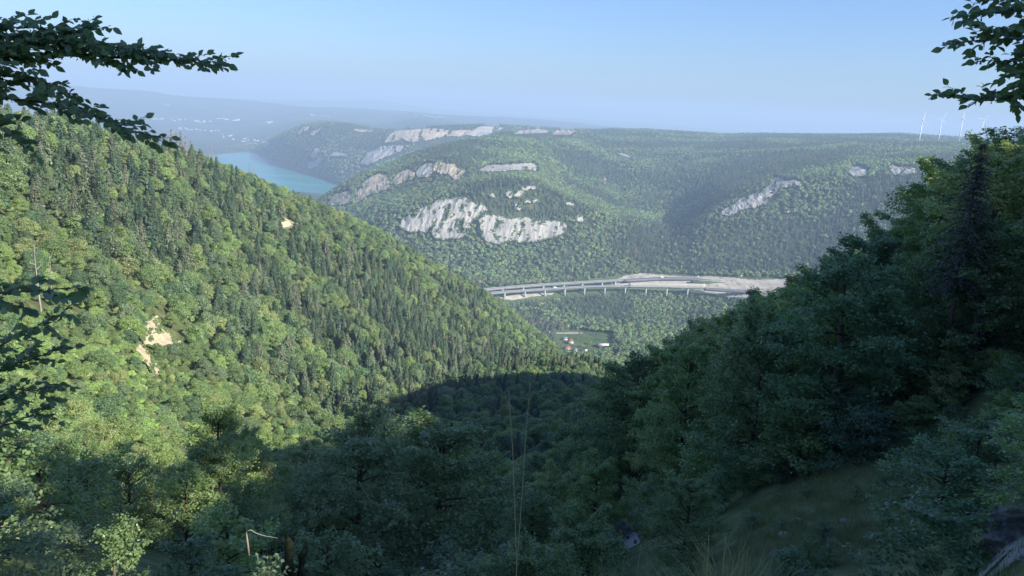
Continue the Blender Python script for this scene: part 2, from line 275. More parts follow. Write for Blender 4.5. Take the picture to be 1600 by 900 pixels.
fine = np.arange(-42, 42.001, 0.13)
TH = np.concatenate([np.arange(-180, -42, 3.0), fine, np.arange(45, 180.1, 3.0)])
TH = np.radians(TH)
LAST_NEAR = [c[0] for c in CURVES].index('a6')
def curve_arrays(k):
    name, r_out, pts, rows, zo = CURVES[k]
    L = []
    for p in pts:
        if p[0] == P_:
            t, e = pix(p[1], p[2]); L.append((float(t), float(e), math.log(p[3])))
        elif p[0] == S_:
            t, e = pix(p[1], p[2]); L.append((float(t), float(e), math.log(p[3] / float(e))))
        else:
            _, px, z, r = p; py = 450.0
            for _i in range(25):
                t, e = pix(px, py); py -= (z / r - float(e)) * FPX * 0.8
            L.append((float(t), z / r, math.log(r)))
    for d in OUT_T:
        t = rad(d)
        if abs(d) < 45 and any(p[1] > 1700 for p in pts): continue
        z = float(zout(np.array(math.sin(t) * r_out), np.array(math.cos(t) * r_out))) if zo is None else zo
        if zo is None and name in ('a0', 'a1'): z = -1.6 - 0.05 * (name == 'a1')
        L.append((t, z / r_out, math.log(r_out)))
    L.sort()
    A = np.array(L)
    A = np.concatenate([A[-1:] - [[2 * np.pi, 0, 0]], A, A[:1] + [[2 * np.pi, 0, 0]]])
    e = np.interp(TH, A[:, 0], A[:, 1]); lr = np.interp(TH, A[:, 0], A[:, 2])
    g = np.exp(-0.5 * (np.arange(-9, 10) / 4.0) ** 2); g /= g.sum()
    e = np.convolve(np.pad(e, 9, 'edge'), g, 'valid'); lr = np.convolve(np.pad(lr, 9, 'edge'), g, 'valid')
    return e, lr
KE, KR = zip(*[curve_arrays(k) for k in range(len(CURVES))])
KE = np.array(KE); KR = np.array(KR)
for k in range(1, len(KR)): KR[k] = np.maximum(KR[k], KR[k - 1] + 0.012)
# monotone cubic through the curves, column by column
H = np.diff(KR, axis=0); D = np.diff(KE, axis=0) / H
M = np.zeros_like(KE)
M[0] = D[0]; M[-1] = D[-1]
w1 = 2 * H[1:] + H[:-1]; w2 = H[1:] + 2 * H[:-1]
ok = (D[1:] * D[:-1]) > 0
with np.errstate(divide='ignore', invalid='ignore'):
    hm = (w1 + w2) / (w1 / D[:-1] + w2 / D[1:])
M[1:-1] = np.where(ok, np.nan_to_num(hm), 0)
GE, GR, GK = [], [], []
for k in range(len(CURVES) - 1):
    n = CURVES[k][3]
    for j in range(n):
        t = j / n
        h00, h10, h01, h11 = 2*t**3-3*t*t+1, t**3-2*t*t+t, -2*t**3+3*t*t, t**3-t*t
        GE.append(h00 * KE[k] + h10 * H[k] * M[k] + h01 * KE[k+1] + h11 * H[k] * M[k+1]); GR.append(KR[k] + t * H[k]); GK.append(k)
GE.append(KE[-1]); GR.append(KR[-1]); GK.append(len(CURVES) - 1)
GE = np.array(GE); GR = np.exp(np.array(GR)); GK = np.array(GK)
GX = np.sin(TH)[None] * GR; GY = np.cos(TH)[None] * GR; GZ = GE * GR
amp = np.interp(GR, [2, 8, 40, 200, 800, 1500, 1700, 2100, 2500, 4000, 9000, 30000], [0.02, 0.2, 0.7, 1.8, 5, 5, 1.0, 2.5, 9, 13, 20, 60])
lam = np.interp(GR, [2, 40, 200, 800, 2500, 9000, 30000], [1.2, 8, 40, 110, 260, 900, 2500])
lvl = 2 ** np.round(np.log2(lam)); 
nz = np.zeros_like(GZ)
lo = 2.0 ** np.floor(np.log2(lam)); fr = np.log2(lam) - np.log2(lo)
for L in np.unique(lo):
    m = lo == L
    nz[m] = (1 - fr[m]) * fbm(GX[m] / L, GY[m] / L, 0, 4, 5) + fr[m] * fbm(GX[m] / (2 * L), GY[m] / (2 * L), 0, 4, 5)
water = (GZ < -517.5) & (GR > 4000) & (GR < 8500)
kk = 1 - sm(-500, -519, GZ) * (GR > 3500)
GZ = GZ + nz * amp * kk * 1.6
GE = GZ / GR
NR, NC = GZ.shape
KN = [c[0] for c in CURVES]
def row_of(name): return int(np.argmax(GK == KN.index(name)))
# visibility profile (largest elevation of all nearer rows)
VIS = np.maximum.accumulate(GE, axis=0)

def ground(x, y):
    """terrain height by column/row lookup"""
    x = np.atleast_1d(np.asarray(x, float)); y = np.atleast_1d(np.asarray(y, float))
    t = np.arctan2(x, y); r = np.hypot(x, y)
    c = np.clip(np.searchsorted(TH, t) - 1, 0, NC - 2); f = (t - TH[c]) / (TH[c + 1] - TH[c])
    out = np.zeros(len(t))
    for i in range(len(t)):
        z = [np.interp(r[i], GR[:, j], GZ[:, j]) for j in (c[i], c[i] + 1)]
        out[i] = z[0] * (1 - f[i]) + z[1] * f[i]
    return out
def hit(px, py, rmin=0.0):
    """distance at which the ray through a pixel meets the terrain beyond rmin (nan where it meets none)"""
    px = np.atleast_1d(np.asarray(px, float)); py = np.atleast_1d(np.asarray(py, float))
    t, e = pix(px, py); out = np.full(px.shape, np.nan)
    c = np.clip(np.searchsorted(TH, t), 1, NC - 1)
    for i in range(len(t)):
        E = GE[:, c[i]]; R = GR[:, c[i]]
        j = np.argmax((E >= e[i]) & (R > rmin))
        if (E[j] >= e[i]) and R[j] > rmin:
            if j == 0: out[i] = R[0]
            else:
                f = (e[i] - E[j-1]) / (E[j] - E[j-1] + 1e-12); out[i] = R[j-1] + np.clip(f, 0, 1) * (R[j] - R[j-1])
    return out

def ground_mat(name, stops, scale, det=6, bump=0.0, stops2=None, scale2=None):
    m, n, l, b = newmat(name)
    tc = n.new('ShaderNodeTexCoord'); no = n.new('ShaderNodeTexNoise'); no.inputs['Scale'].default_value = scale; no.inputs['Detail'].default_value = det; no.inputs['Roughness'].default_value = 0.65
    l.new(tc.outputs['Object'], no.inputs['Vector'])
    r = ramp(n, stops); l.new(no.outputs[0], r.inputs[0]); col = r.outputs[0]
    if stops2:
        n2 = n.new('ShaderNodeTexNoise'); n2.inputs['Scale'].default_value = scale2; n2.inputs['Detail'].default_value = 5
        l.new(tc.outputs['Object'], n2.inputs['Vector'])
        r2 = ramp(n, stops2); l.new(n2.outputs[0], r2.inputs[0])
        mx = n.new('ShaderNodeMix'); mx.data_type = 'RGBA'; mx.blend_type = 'MULTIPLY'; mx.inputs[0].default_value = 1
        l.new(col, mx.inputs[6]); l.new(r2.outputs[0], mx.inputs[7]); col = mx.outputs[2]
    l.new(col, b.inputs['Base Color']); b.inputs['Roughness'].default_value = 0.95; b.inputs['Specular IOR Level'].default_value = 0.1
    if bump:
        bp = n.new('ShaderNodeBump'); bp.inputs['Strength'].default_value = 1.0; bp.inputs['Distance'].default_value = bump
        l.new(no.outputs[0], bp.inputs['Height']); l.new(bp.outputs[0], b.inputs['Normal'])
    return m
M_NEARG = ground_mat('slope_grass', [(0.3, (0.07, 0.085, 0.034)), (0.48, (0.12, 0.145, 0.06)), (0.6, (0.17, 0.185, 0.085)), (0.72, (0.30, 0.28, 0.22))], 0.55, 9, 0.15)
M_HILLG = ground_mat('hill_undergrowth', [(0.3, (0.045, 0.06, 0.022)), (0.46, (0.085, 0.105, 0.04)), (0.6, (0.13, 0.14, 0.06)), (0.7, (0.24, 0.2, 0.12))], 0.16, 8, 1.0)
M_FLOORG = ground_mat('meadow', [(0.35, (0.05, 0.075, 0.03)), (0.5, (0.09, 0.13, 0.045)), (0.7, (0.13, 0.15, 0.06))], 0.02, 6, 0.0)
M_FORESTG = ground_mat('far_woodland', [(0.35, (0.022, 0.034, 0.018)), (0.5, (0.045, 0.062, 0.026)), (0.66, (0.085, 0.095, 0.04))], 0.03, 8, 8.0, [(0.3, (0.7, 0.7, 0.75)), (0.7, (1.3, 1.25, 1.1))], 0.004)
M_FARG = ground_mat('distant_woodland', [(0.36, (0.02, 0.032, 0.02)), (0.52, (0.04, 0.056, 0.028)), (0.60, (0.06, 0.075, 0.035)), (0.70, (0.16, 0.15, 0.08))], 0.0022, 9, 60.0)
def sheet(name, k0, k1, mat):
    a, b = row_of(k0), row_of(k1)
    n = b - a + 1
    V = np.stack([GX[a:b+1], GY[a:b+1], GZ[a:b+1]], -1).reshape(-1, 3)
    i, j = np.meshgrid(np.arange(n - 1), np.arange(NC - 1), indexing='ij')
    q = np.stack([i * NC + j, i * NC + j + 1, (i + 1) * NC + j + 1, (i + 1) * NC + j], -1).reshape(-1, 4)[:, ::-1]
    o = obj(name, mesh_np(name, V, [q], mat, True)); o['kind'] = 'structure'
    return o
sheet('near_ground', 'a0', 'a7', M_NEARG)
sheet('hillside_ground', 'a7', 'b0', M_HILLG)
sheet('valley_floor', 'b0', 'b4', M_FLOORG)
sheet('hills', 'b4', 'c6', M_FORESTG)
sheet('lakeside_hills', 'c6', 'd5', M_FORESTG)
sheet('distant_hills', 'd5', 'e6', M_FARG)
# the lake
m, n, l, b = newmat('lake_water')
tcl = n.new('ShaderNodeTexCoord'); mpl = n.new('ShaderNodeMapping'); mpl.inputs['Scale'].default_value = (0.0016, 0.006, 1); mpl.inputs['Rotation'].default_value = (0, 0, 0.6)
nl_ = n.new('ShaderNodeTexNoise'); nl_.inputs['Scale'].default_value = 1.0; nl_.inputs['Detail'].default_value = 5
l.new(tcl.outputs['Object'], mpl.inputs[0]); l.new(mpl.outputs[0], nl_.inputs['Vector'])
rl = ramp(n, [(0.35, (0.018, 0.17, 0.175)), (0.5, (0.028, 0.215, 0.21)), (0.66, (0.06, 0.25, 0.235))]); l.new(nl_.outputs[0], rl.inputs[0]); l.new(rl.outputs[0], b.inputs['Base Color']); b.inputs['Roughness'].default_value = 0.25  # brightness of wind ripples put into the water colour as streaks
b.inputs['Specular IOR Level'].default_value = 0.2
tc = n.new('ShaderNodeTexCoord'); no = n.new('ShaderNodeTexNoise'); no.inputs['Scale'].default_value = 0.03; no.inputs['Detail'].default_value = 5
l.new(tc.outputs['Object'], no.inputs['Vector']); bp = n.new('ShaderNodeBump'); bp.inputs['Distance'].default_value = 1.2; bp.inputs['Strength'].default_value = 0.35
l.new(no.outputs[0], bp.inputs['Height']); l.new(bp.outputs[0], b.inputs['Normal'])
t0 = np.radians(np.linspace(-34, -4, 40)); rr = np.linspace(4250, 8600, 30)
V = np.array([[math.sin(t) * r, math.cos(t) * r, -524.0] for r in rr for t in t0])
q = [[i * 40 + j, (i + 1) * 40 + j, (i + 1) * 40 + j + 1, i * 40 + j + 1] for i in range(29) for j in range(39)]
lake = obj('lake', mesh_np('lake', V, [np.array(q)[:, ::-1]], m)); lake['kind'] = 'structure'
# ---------------------------------------------------------------- plant prototypes (meshes only; shared by every copy)
def nrm(v): return v / (np.linalg.norm(v, axis=-1, keepdims=True) + 1e-9)
def leaf_quads(P, N, size, g, elong=1.6, T=None):
    """diamond leaves: centres P, normals N"""
    n = len(P); N = nrm(N)
    if T is None: T = g.normal(size=(n, 3))
    T = nrm(T - N * (T * N).sum(1, keepdims=True)); Bn = np.cross(N, T)
    s = np.broadcast_to(size, (n,))[:, None] * 0.5
    V = np.stack([P - T * s * elong, P + Bn * s + N * s * 0.15, P + T * s * elong, P - Bn * s + N * s * 0.15], 1).reshape(-1, 3)
    return V, np.arange(4 * n).reshape(-1, 4)
def crown_lumps(g, H, R, nl, nleaf, size, z0=0.22, flat=0.75, jit=0.45):
    """leafy crown of many lumps; returns V, Q"""
    cz, hz = (z0 + 1) / 2 * H, (1 - z0) / 2 * H
    d = nrm(g.normal(size=(nl * 3, 3))); d = d[d[:, 2] > -0.55][:nl]; nl = len(d)
    f = g.uniform(0.45, 0.8, nl)[:, None]
    wz = np.array([R, R, hz]); cen = d * f * wz + [0, 0, cz]
    taper = 1 - g.uniform(0.1, 0.6) * np.clip((cen[:, 2] - cz) / hz, 0, 1); cen[:, :2] *= taper[:, None]
    lr = g.uniform(0.24, 0.40, nl) * R * (26 / max(nl, 26)) ** 0.3
    cen = np.vstack([cen, [0, 0, cz + 0.55 * hz], [0, 0, cz]]); lr = np.append(lr, [0.33 * R, 0.5 * R]); nl += 2
    k = g.choice(nl, nleaf * 2, p=lr ** 2 / (lr ** 2).sum())
    u = nrm(g.normal(size=(len(k), 3)))
    out = nrm((cen[k] - [0, 0, cz - 0.3 * hz]) / wz)
    keep = (u * out).sum(1) > -0.35
    k, u = k[keep], u[keep]
    P = cen[k] + u * (lr[k] * g.uniform(0.62, 1.28, len(k)))[:, None] * [1, 1, flat]
    dd = np.linalg.norm((P[:, None] - cen[None]) / [1, 1, flat], axis=2) / lr[None]
    dd[np.arange(len(k)), k] = 9
    inside = dd.min(1) < 0.72
    P, u = P[~inside][:nleaf], u[~inside][:nleaf]
    N = u + g.normal(size=u.shape) * jit + [0, 0, 0.35]
    return leaf_quads(P, N, g.uniform(0.7, 1.3, len(P)) * size, g, 1.35)
def conifer_crown(g, H, R, nw, nb, ns, size, z0=0.08, droop=0.35, bare=0.0, power=0.85):
    """whorls of drooping boughs built of small sprays"""
    Ps, Ns, Ts, Ss = [], [], [], []
    for i in range(nw):
        t = z0 + (1 - z0) * (i + g.uniform(-0.3, 0.3)) / nw; t = min(max(t, 0.03), 0.985)
        L0 = R * max(1 - t, 0.02) ** power * (0.85 + 0.3 * g.random())
        if t < z0 + 0.12: L0 *= 0.75
        for j in range(nb):
            a = 2 * np.pi * (j + g.uniform(-0.35, 0.35)) / nb + i * 1.3
            if g.random() < bare: continue
            L = L0 * g.uniform(0.6, 1.15) + 0.03 * R
            s = (np.arange(ns) + g.random(ns)) / ns
            dr = droop * g.uniform(0.6, 1.4)
            x = s * L; z = t * H + L * (0.18 * s - dr * s * s + 0.0)
            side = g.uniform(-1, 1, ns) * L * 0.20 * (1 - 0.6 * s)
            ca, sa = math.cos(a), math.sin(a)
            P = np.stack([x * ca - side * sa, x * sa + side * ca, z - abs(side) * 0.35 + g.normal(size=ns) * 0.02 * R], 1)
            N = np.stack([np.full(ns, ca * 0.55), np.full(ns, sa * 0.55), np.full(ns, 0.8)], 1) + g.normal(size=(ns, 3)) * 0.4
            T = np.stack([ca - 0.7 * np.sign(side) * sa, sa + 0.7 * np.sign(side) * ca, -0.35 + 0 * side], 1)
            Ps.append(P); Ns.append(N); Ts.append(T); Ss.append(g.uniform(0.7, 1.2, ns) * size * (0.55 + 0.45 * (1 - t)))
    P = np.concatenate(Ps)
    return leaf_quads(P, np.concatenate(Ns), np.concatenate(Ss), g, 1.9, np.concatenate(Ts))
def trunk_mb(g, H, r, top=0.8, lean=0.03, limbs=0, R=1.0, z0=0.3, k=6, up=0.5):
    mb = MB(); n = 7; z = np.linspace(0, top, n) * H; z[0] = -0.6 * r - 0.3
    P = np.stack([np.cumsum(g.normal(size=n)) * lean * H * 0.2, np.cumsum(g.normal(size=n)) * lean * H * 0.2, z], 1); P -= P[0] * [1, 1, 0]
    mb.tube(P, np.linspace(r * 1.15, r * 0.25, n), k)
    for i in range(limbs):
        t = z0 + (top - z0) * (i + 0.5) / limbs
        b = np.array([np.interp(t * H, P[:, 2], P[:, q]) for q in (0, 1)] + [t * H])
        a = g.uniform(0, 2 * np.pi); L = R * g.uniform(0.55, 0.9) * (1.0 - 0.4 * (t - z0))
        d = np.array([math.cos(a), math.sin(a), up * g.uniform(0.5, 1.5)])
        q = np.array([b, b + d * L * 0.5 + [0, 0, 0.04 * L], b + d * L + [0, 0, 0.22 * L]])
        mb.tube(q, [r * 0.34, r * 0.22, r * 0.06], 4)
    return mb
def beech_fine(g, H, R, nlimb, ntwig, nl, leaf, z0=0.12, droop=0.12):
    """branch-by-branch tree: limbs with flat sprays of single leaves; returns wood MB and leaf V,Q"""
    mb = trunk_mb(g, H, 0.018 * H + 0.03, 0.95, 0.03, 0, k=7)
    Ps, Ns, Ts = [], [], []
    for i in range(nlimb):
        t = z0 + (0.97 - z0) * ((i + g.random()) / nlimb) ** 0.9
        env = math.sin(np.pi * min(max(0.22 + 0.78 * (t - z0) / (1.03 - z0), 0.02), 1)) ** 0.6
        L = R * (0.2 + 0.8 * env) * g.uniform(0.55, 1.15)
        a = i * 2.399 + g.uniform(-0.5, 0.5); el = g.uniform(-0.1, 0.75) + 0.9 * max(t - 0.5, 0)
        d = np.array([math.cos(a) * math.cos(el), math.sin(a) * math.cos(el), math.sin(el)])
        sd_ = np.array([-math.sin(a), math.cos(a), 0])
        s = np.linspace(0, 1, 6)
        C0 = np.array([0, 0, t * H * 0.93]) + d * (s[:, None] * L) - np.array([0, 0, 1]) * (droop * L * s[:, None] ** 2) + g.normal(size=(6, 3)) * 0.03 * L * s[:, None]
        mb.tube(C0, np.linspace(0.012 * L + 0.012, 0.004, 6), 4)
        for j in range(ntwig):
            u = 0.22 + 0.78 * (j + g.random()) / ntwig
            b = np.array([np.interp(u, s, C0[:, q]) for q in range(3)])
            tl = L * (0.42 * (1 - u) + 0.16) * g.uniform(0.7, 1.3); sg = 1 if j % 2 else -1
            td = nrm(d * g.uniform(0.5, 1.1) + sd_ * sg * g.uniform(0.4, 1.1) + [0, 0, g.uniform(-0.45, 0.7)])
            v = g.random(nl) ** 0.8
            p = b + td * (v[:, None] * tl) - np.array([0, 0, 1]) * (0.15 * tl * v[:, None] ** 2)
            lat = np.cross(td, [0, 0, 1]); lat = lat / (np.linalg.norm(lat) + 1e-9)
            off = np.where(g.random(nl) < 0.5, -1, 1) * g.uniform(0.3, 1.2, nl) * leaf
            p = p + lat * off[:, None] + g.normal(size=(nl, 3)) * leaf * 0.9
            Ps.append(p); Ns.append(g.normal(size=(nl, 3)) * 0.6 + [0, 0, 0.8] + td * 0.4)
            Ts.append(lat * np.sign(off)[:, None] + td * 0.7 + g.normal(size=(nl, 3)) * 0.3)
    P = np.concatenate(Ps); N = np.concatenate(Ns); T = np.concatenate(Ts)
    V, Q = leaf_quads(P, N, g.uniform(0.7, 1.25, len(P)) * leaf, g, 1.5, T)
    return mb, V, Q
def wood(mb, name, mat): return mb.mesh(name, mat, True)
PROTO = {}
def proto(key, wood_me, crown_me): PROTO.setdefault(key, []).append((wood_me, crown_me))
for i in range(5):                                            # distant woods
    g = np.random.default_rng(100 + i)
    V, Q = crown_lumps(g, 1, 0.42, 9, 170, 0.16, 0.12)
    proto('far_broad', None, mesh_np('crown', V, [Q], M_LEAF))
    V, Q = conifer_crown(g, 1, 0.22, 9, 5, 3, 0.13, 0.06)
    proto('far_conifer', None, mesh_np('crown', V, [Q], M_NEEDLE))
for i in range(12):                                           # the sunlit hillside
    g = np.random.default_rng(200 + i)
    V, Q = crown_lumps(g, 1, g.uniform(0.27, 0.44), int(g.integers(20, 48)), 4200, 0.036, g.uniform(0.04, 0.2), g.uniform(0.65, 1.0), 0.6)
    proto('mid_broad', wood(trunk_mb(g, 1, 0.018, 0.8, 0.05, 5, 0.3, 0.3, 5), 'trunk', M_BARK), mesh_np('crown', V, [Q], M_LEAF))
    V, Q = conifer_crown(g, 1, g.uniform(0.21, 0.31), 20, 10, 12, 0.056, 0.05, g.uniform(0.3, 0.5))
    proto('mid_conifer', wood(trunk_mb(g, 1, 0.013, 0.98, 0.0, 0, k=5), 'trunk', M_BARK), mesh_np('crown', V, [Q], M_NEEDLE))
for i in range(3):
    g = np.random.default_rng(300 + i)
    V, Q = conifer_crown(g, 1, 0.15, 20, 6, 6, 0.034, 0.15, 0.3, 0.25)
    proto('dead_conifer', wood(trunk_mb(g, 1, 0.013, 0.99, 0.0, 14, 0.13, 0.2, 5, -0.1), 'trunk', M_PALE_BARK), mesh_np('crown', V, [Q], M_NEEDLE))
    proto('snag', wood(trunk_mb(g, 1, 0.02, 0.98, 0.06, 9, 0.16, 0.4, 5, 0.3), 'trunk', M_PALE_BARK), None)
for i in range(5):                                            # shaded woods
    g = np.random.default_rng(400 + i)
    V, Q = crown_lumps(g, 1, g.uniform(0.34, 0.42), 60, 11000, 0.023, 0.05, 0.65, 0.65)
    proto('near_broad', wood(trunk_mb(g, 1, 0.02, 0.8, 0.06, 7, 0.32, 0.2, 5), 'trunk', M_BARK), mesh_np('crown', V, [Q], M_LEAF))
for i in range(3):
    g = np.random.default_rng(450 + i)
    V, Q = conifer_crown(g, 1, g.uniform(0.2, 0.26), 30, 10, 20, 0.026, 0.03, 0.3)
    proto('near_conifer', wood(trunk_mb(g, 1, 0.014, 0.98, 0.0, 0, k=5), 'trunk', M_BARK), mesh_np('crown', V, [Q], M_NEEDLE))
for i in range(5):                                            # trees a stone's throw away, leaf by leaf
    g = np.random.default_rng(500 + i)
    mb, V, Q = beech_fine(g, 11.0, g.uniform(3.9, 4.9), 58, 13, 36, 0.125, 0.05, g.uniform(0.02, 0.2))
    mb2 = MB(); mb2.add(np.concatenate(mb.V) / 11.0, np.concatenate(mb.Q), np.concatenate(mb.T))
    proto('fine_broad', wood(mb2, 'trunk', M_BARK), mesh_np('crown', V / 11.0, [Q], M_LEAF))
for i in range(4):                                            # shrubs close by
    g = np.random.default_rng(600 + i)
    mb, V, Q = beech_fine(g, 3.0, 1.7, 26, 9, 22, 0.075, 0.02, 0.15)
    mb2 = MB(); mb2.add(np.concatenate(mb.V) / 3.0, np.concatenate(mb.Q), np.concatenate(mb.T))
    proto('fine_shrub', wood(mb2, 'stem', M_BARK), mesh_np('foliage', V / 3.0, [Q], M_LEAF))

# ---------------------------------------------------------------- where things grow
def in_clear(px, py):
    r = np.zeros(np.shape(px), bool)
    for poly in CLEAR: r |= inpoly(px, py, poly)
    return r
def sample(r0, r1, spacing, px0=-150, px1=1750, vis_tol=0.02, dens=None, seed=0):
    """jittered points on the terrain between distances r0 and r1 that the camera's neighbourhood can see"""
    g = np.random.default_rng(seed)
    c = (GX[:-1, :-1] + GX[1:, 1:]) / 2
    t0, t1 = float(pix(px0, 300)[0]), float(pix(px1, 300)[0])
    m = (GR[:-1, :-1] >= r0) & (GR[:-1, :-1] < r1) & (TH[None, :-1] > t0) & (TH[None, :-1] < t1)
    m &= GE[1:, :-1] > VIS[:-1, :-1] - vis_tol * np.clip(1000 / GR[:-1, :-1], 0.5, 3)
    dth = TH[1:] - TH[:-1]; area = (GR[1:, :-1] - GR[:-1, :-1]) * GR[:-1, :-1] * dth[None]
    lam = np.where(m, area / spacing ** 2, 0)
    n = g.poisson(lam); i, j = np.nonzero(n); k = n[i, j]; i = np.repeat(i, k); j = np.repeat(j, k)
    a, b = g.random(len(i)), g.random(len(i))
    def bil(G): return (G[i, j] * (1-a) * (1-b) + G[i+1, j] * a * (1-b) + G[i, j+1] * (1-a) * b + G[i+1, j+1] * a * b)
    P = np.stack([bil(GX), bil(GY), bil(GZ)], 1)
    vis = VIS[i, j]
    return P, vis
def thin(P, mind, pri=None):
    """drop points closer than mind (array) to one kept earlier"""
    cell = {}; keep = []; cs = float(np.max(mind))
    order = np.arange(len(P)) if pri is None else np.argsort(pri)
    for i in order:
        x, y = P[i, 0], P[i, 1]; d = mind[i] if np.ndim(mind) else mind
        ci, cj = int(x // cs), int(y // cs); okk = True
        for u in (-1, 0, 1):
            for v in (-1, 0, 1):
                for q in cell.get((ci + u, cj + v), ()):
                    if (P[q, 0] - x) ** 2 + (P[q, 1] - y) ** 2 < d * d: okk = False; break
                if not okk: break
            if not okk: break
        if okk: cell.setdefault((ci, cj), []).append(i); keep.append(i)
    return np.array(keep, int)
PCOL = {}
def proto_objects(key):
    """the joined trunk + crown of each variant, as objects that only the scatter uses"""
    if key in PCOL: return PCOL[key]
    col = bpy.data.collections.new('kinds_of_' + key)
    for i, (wm, cm) in enumerate(PROTO[key]):
        o = bpy.data.objects.new('%s_%02d' % (key, i), cm if cm else wm); col.objects.link(o)
    PCOL[key] = col; return col
def scatter(name, key, P, sc, tint, seed=0, label=None):
    """uncountable woods: one object, its trees scattered by geometry nodes"""
    g = np.random.default_rng(seed); n = len(P)
    if not n: return None
    me = bpy.data.meshes.new(name); me.vertices.add(n); me.vertices.foreach_set('co', np.asarray(P, np.float32).ravel())
    def attr(nm, ty, data, prop):
        a = me.attributes.new(nm, ty, 'POINT'); a.data.foreach_set(prop, np.asarray(data).ravel())
    attr('sc', 'FLOAT_VECTOR', np.asarray(sc, np.float32), 'vector')
    attr('rz', 'FLOAT_VECTOR', np.stack([np.zeros(n), np.zeros(n), g.uniform(0, 6.283, n)], 1).astype(np.float32), 'vector')
    attr('ix', 'INT', g.integers(0, len(PROTO[key]), n).astype(np.int32), 'value')
    attr('tint', 'FLOAT_COLOR', np.concatenate([tint, np.ones((n, 1))], 1).astype(np.float32), 'color')
    o = obj(name, me); o['kind'] = 'stuff'
    if label: o['label'] = label
    ng = bpy.data.node_groups.new(name, 'GeometryNodeTree')
    ng.interface.new_socket('Geometry', in_out='INPUT', socket_type='NodeSocketGeometry'); ng.interface.new_socket('Geometry', in_out='OUTPUT', socket_type='NodeSocketGeometry')
    N_, L_ = ng.nodes, ng.links
    gi, go = N_.new('NodeGroupInput'), N_.new('NodeGroupOutput')
    ci = N_.new('GeometryNodeCollectionInfo'); ci.inputs['Collection'].default_value = proto_objects(key)
    ci.inputs['Separate Children'].default_value = True; ci.inputs['Reset Children'].default_value = True
    ip = N_.new('GeometryNodeInstanceOnPoints'); ip.inputs['Pick Instance'].default_value = True
    def na(nm, ty):
        x = N_.new('GeometryNodeInputNamedAttribute'); x.data_type = ty; x.inputs['Name'].default_value = nm; return x
    a1, a2, a3 = na('sc', 'FLOAT_VECTOR'), na('rz', 'FLOAT_VECTOR'), na('ix', 'INT')
    er = N_.new('FunctionNodeEulerToRotation')
    L_.new(gi.outputs[0], ip.inputs['Points']); L_.new(ci.outputs[0], ip.inputs['Instance'])
    L_.new(a3.outputs['Attribute'], ip.inputs['Instance Index']); L_.new(a1.outputs['Attribute'], ip.inputs['Scale'])
    L_.new(a2.outputs['Attribute'], er.inputs[0]); L_.new(er.outputs[0], ip.inputs['Rotation'])
    L_.new(ip.outputs[0], go.inputs[0])
    md = o.modifiers.new('trees', 'NODES'); md.node_group = ng
    return o
GREENS = 1.65 * np.array([(0.060, 0.087, 0.033), (0.075, 0.104, 0.038), (0.092, 0.122, 0.041), (0.068, 0.091, 0.046), (0.104, 0.119, 0.047), (0.046, 0.076, 0.034)])
GREEN_NAME = ['deep green', 'mid green', 'bright green', 'grey-green', 'yellowish', 'dark green']
FIRS = 1.9 * np.array([(0.032, 0.052, 0.026), (0.042, 0.064, 0.032), (0.055, 0.072, 0.036), (0.026, 0.046, 0.026), (0.070, 0.080, 0.048)])
FIR_NAME = ['dark green', 'green', 'olive green', 'blackish green', 'greyish']
DEADC = np.array([(0.20, 0.145, 0.115), (0.25, 0.19, 0.15), (0.17, 0.12, 0.095)])
AUTUMN = np.array([(0.165, 0.165, 0.05), (0.155, 0.16, 0.05), (0.17, 0.15, 0.055)])
CLEAR = [
    [(215, 520), (222, 500), (248, 490), (256, 510), (270, 524), (288, 525), (288, 548), (264, 560), (240, 546), (222, 534)], [(202, 546), (217, 536), (240, 560), (252, 582), (240, 588), (216, 558)],
    [(436, 346), (445, 340), (462, 346), (460, 360), (440, 358)],
    [(868, 516), (905, 516), (956, 521), (962, 540), (948, 552), (905, 558), (876, 556), (865, 530)],
]
# ---------------------------------------------------------------- limestone cliffs
def rock_mat(name, base, warm, dark, sx, sz):
    m, n, l, b = newmat(name)
    tc = n.new('ShaderNodeTexCoord'); mp = n.new('ShaderNodeMapping'); mp.inputs['Scale'].default_value = (sx, sx, sz)
    l.new(tc.outputs['Object'], mp.inputs['Vector'])
    no = n.new('ShaderNodeTexNoise'); no.inputs['Scale'].default_value = 1.0; no.inputs['Detail'].default_value = 8; no.inputs['Roughness'].default_value = 0.7
    l.new(mp.outputs[0], no.inputs['Vector'])
    r = ramp(n, [(0.34, dark), (0.43, base), (0.57, base), (0.68, warm)]); l.new(no.outputs[0], r.inputs[0])
    n2 = n.new('ShaderNodeTexNoise'); n2.inputs['Scale'].default_value = sx * 0.35; n2.inputs['Detail'].default_value = 4; l.new(tc.outputs['Object'], n2.inputs['Vector'])
    r2 = ramp(n, [(0.35, (0.8, 0.8, 0.82)), (0.62, (1.15, 1.12, 1.05))]); l.new(n2.outputs[0], r2.inputs[0])
    mx = n.new('ShaderNodeMix'); mx.data_type = 'RGBA'; mx.blend_type = 'MULTIPLY'; mx.inputs[0].default_value = 1
    l.new(r.outputs[0], mx.inputs[6]); l.new(r2.outputs[0], mx.inputs[7]); l.new(mx.outputs[2], b.inputs['Base Color'])
    b.inputs['Roughness'].default_value = 0.95; b.inputs['Specular IOR Level'].default_value = 0.1
    bp = n.new('ShaderNodeBump'); bp.inputs['Strength'].default_value = 0.7; bp.inputs['Distance'].default_value = 0.25 / sx
    l.new(no.outputs[0], bp.inputs['Height']); l.new(bp.outputs[0], b.inputs['Normal'])
    return m
M_WHITE = rock_mat('white_limestone', (0.345, 0.33, 0.30), (0.40, 0.35, 0.27), (0.15, 0.15, 0.14), 0.06, 0.045)
M_OCHRE = rock_mat('ochre_limestone', (0.42, 0.35, 0.26), (0.50, 0.34, 0.20), (0.11, 0.105, 0.09), 0.05, 0.07)
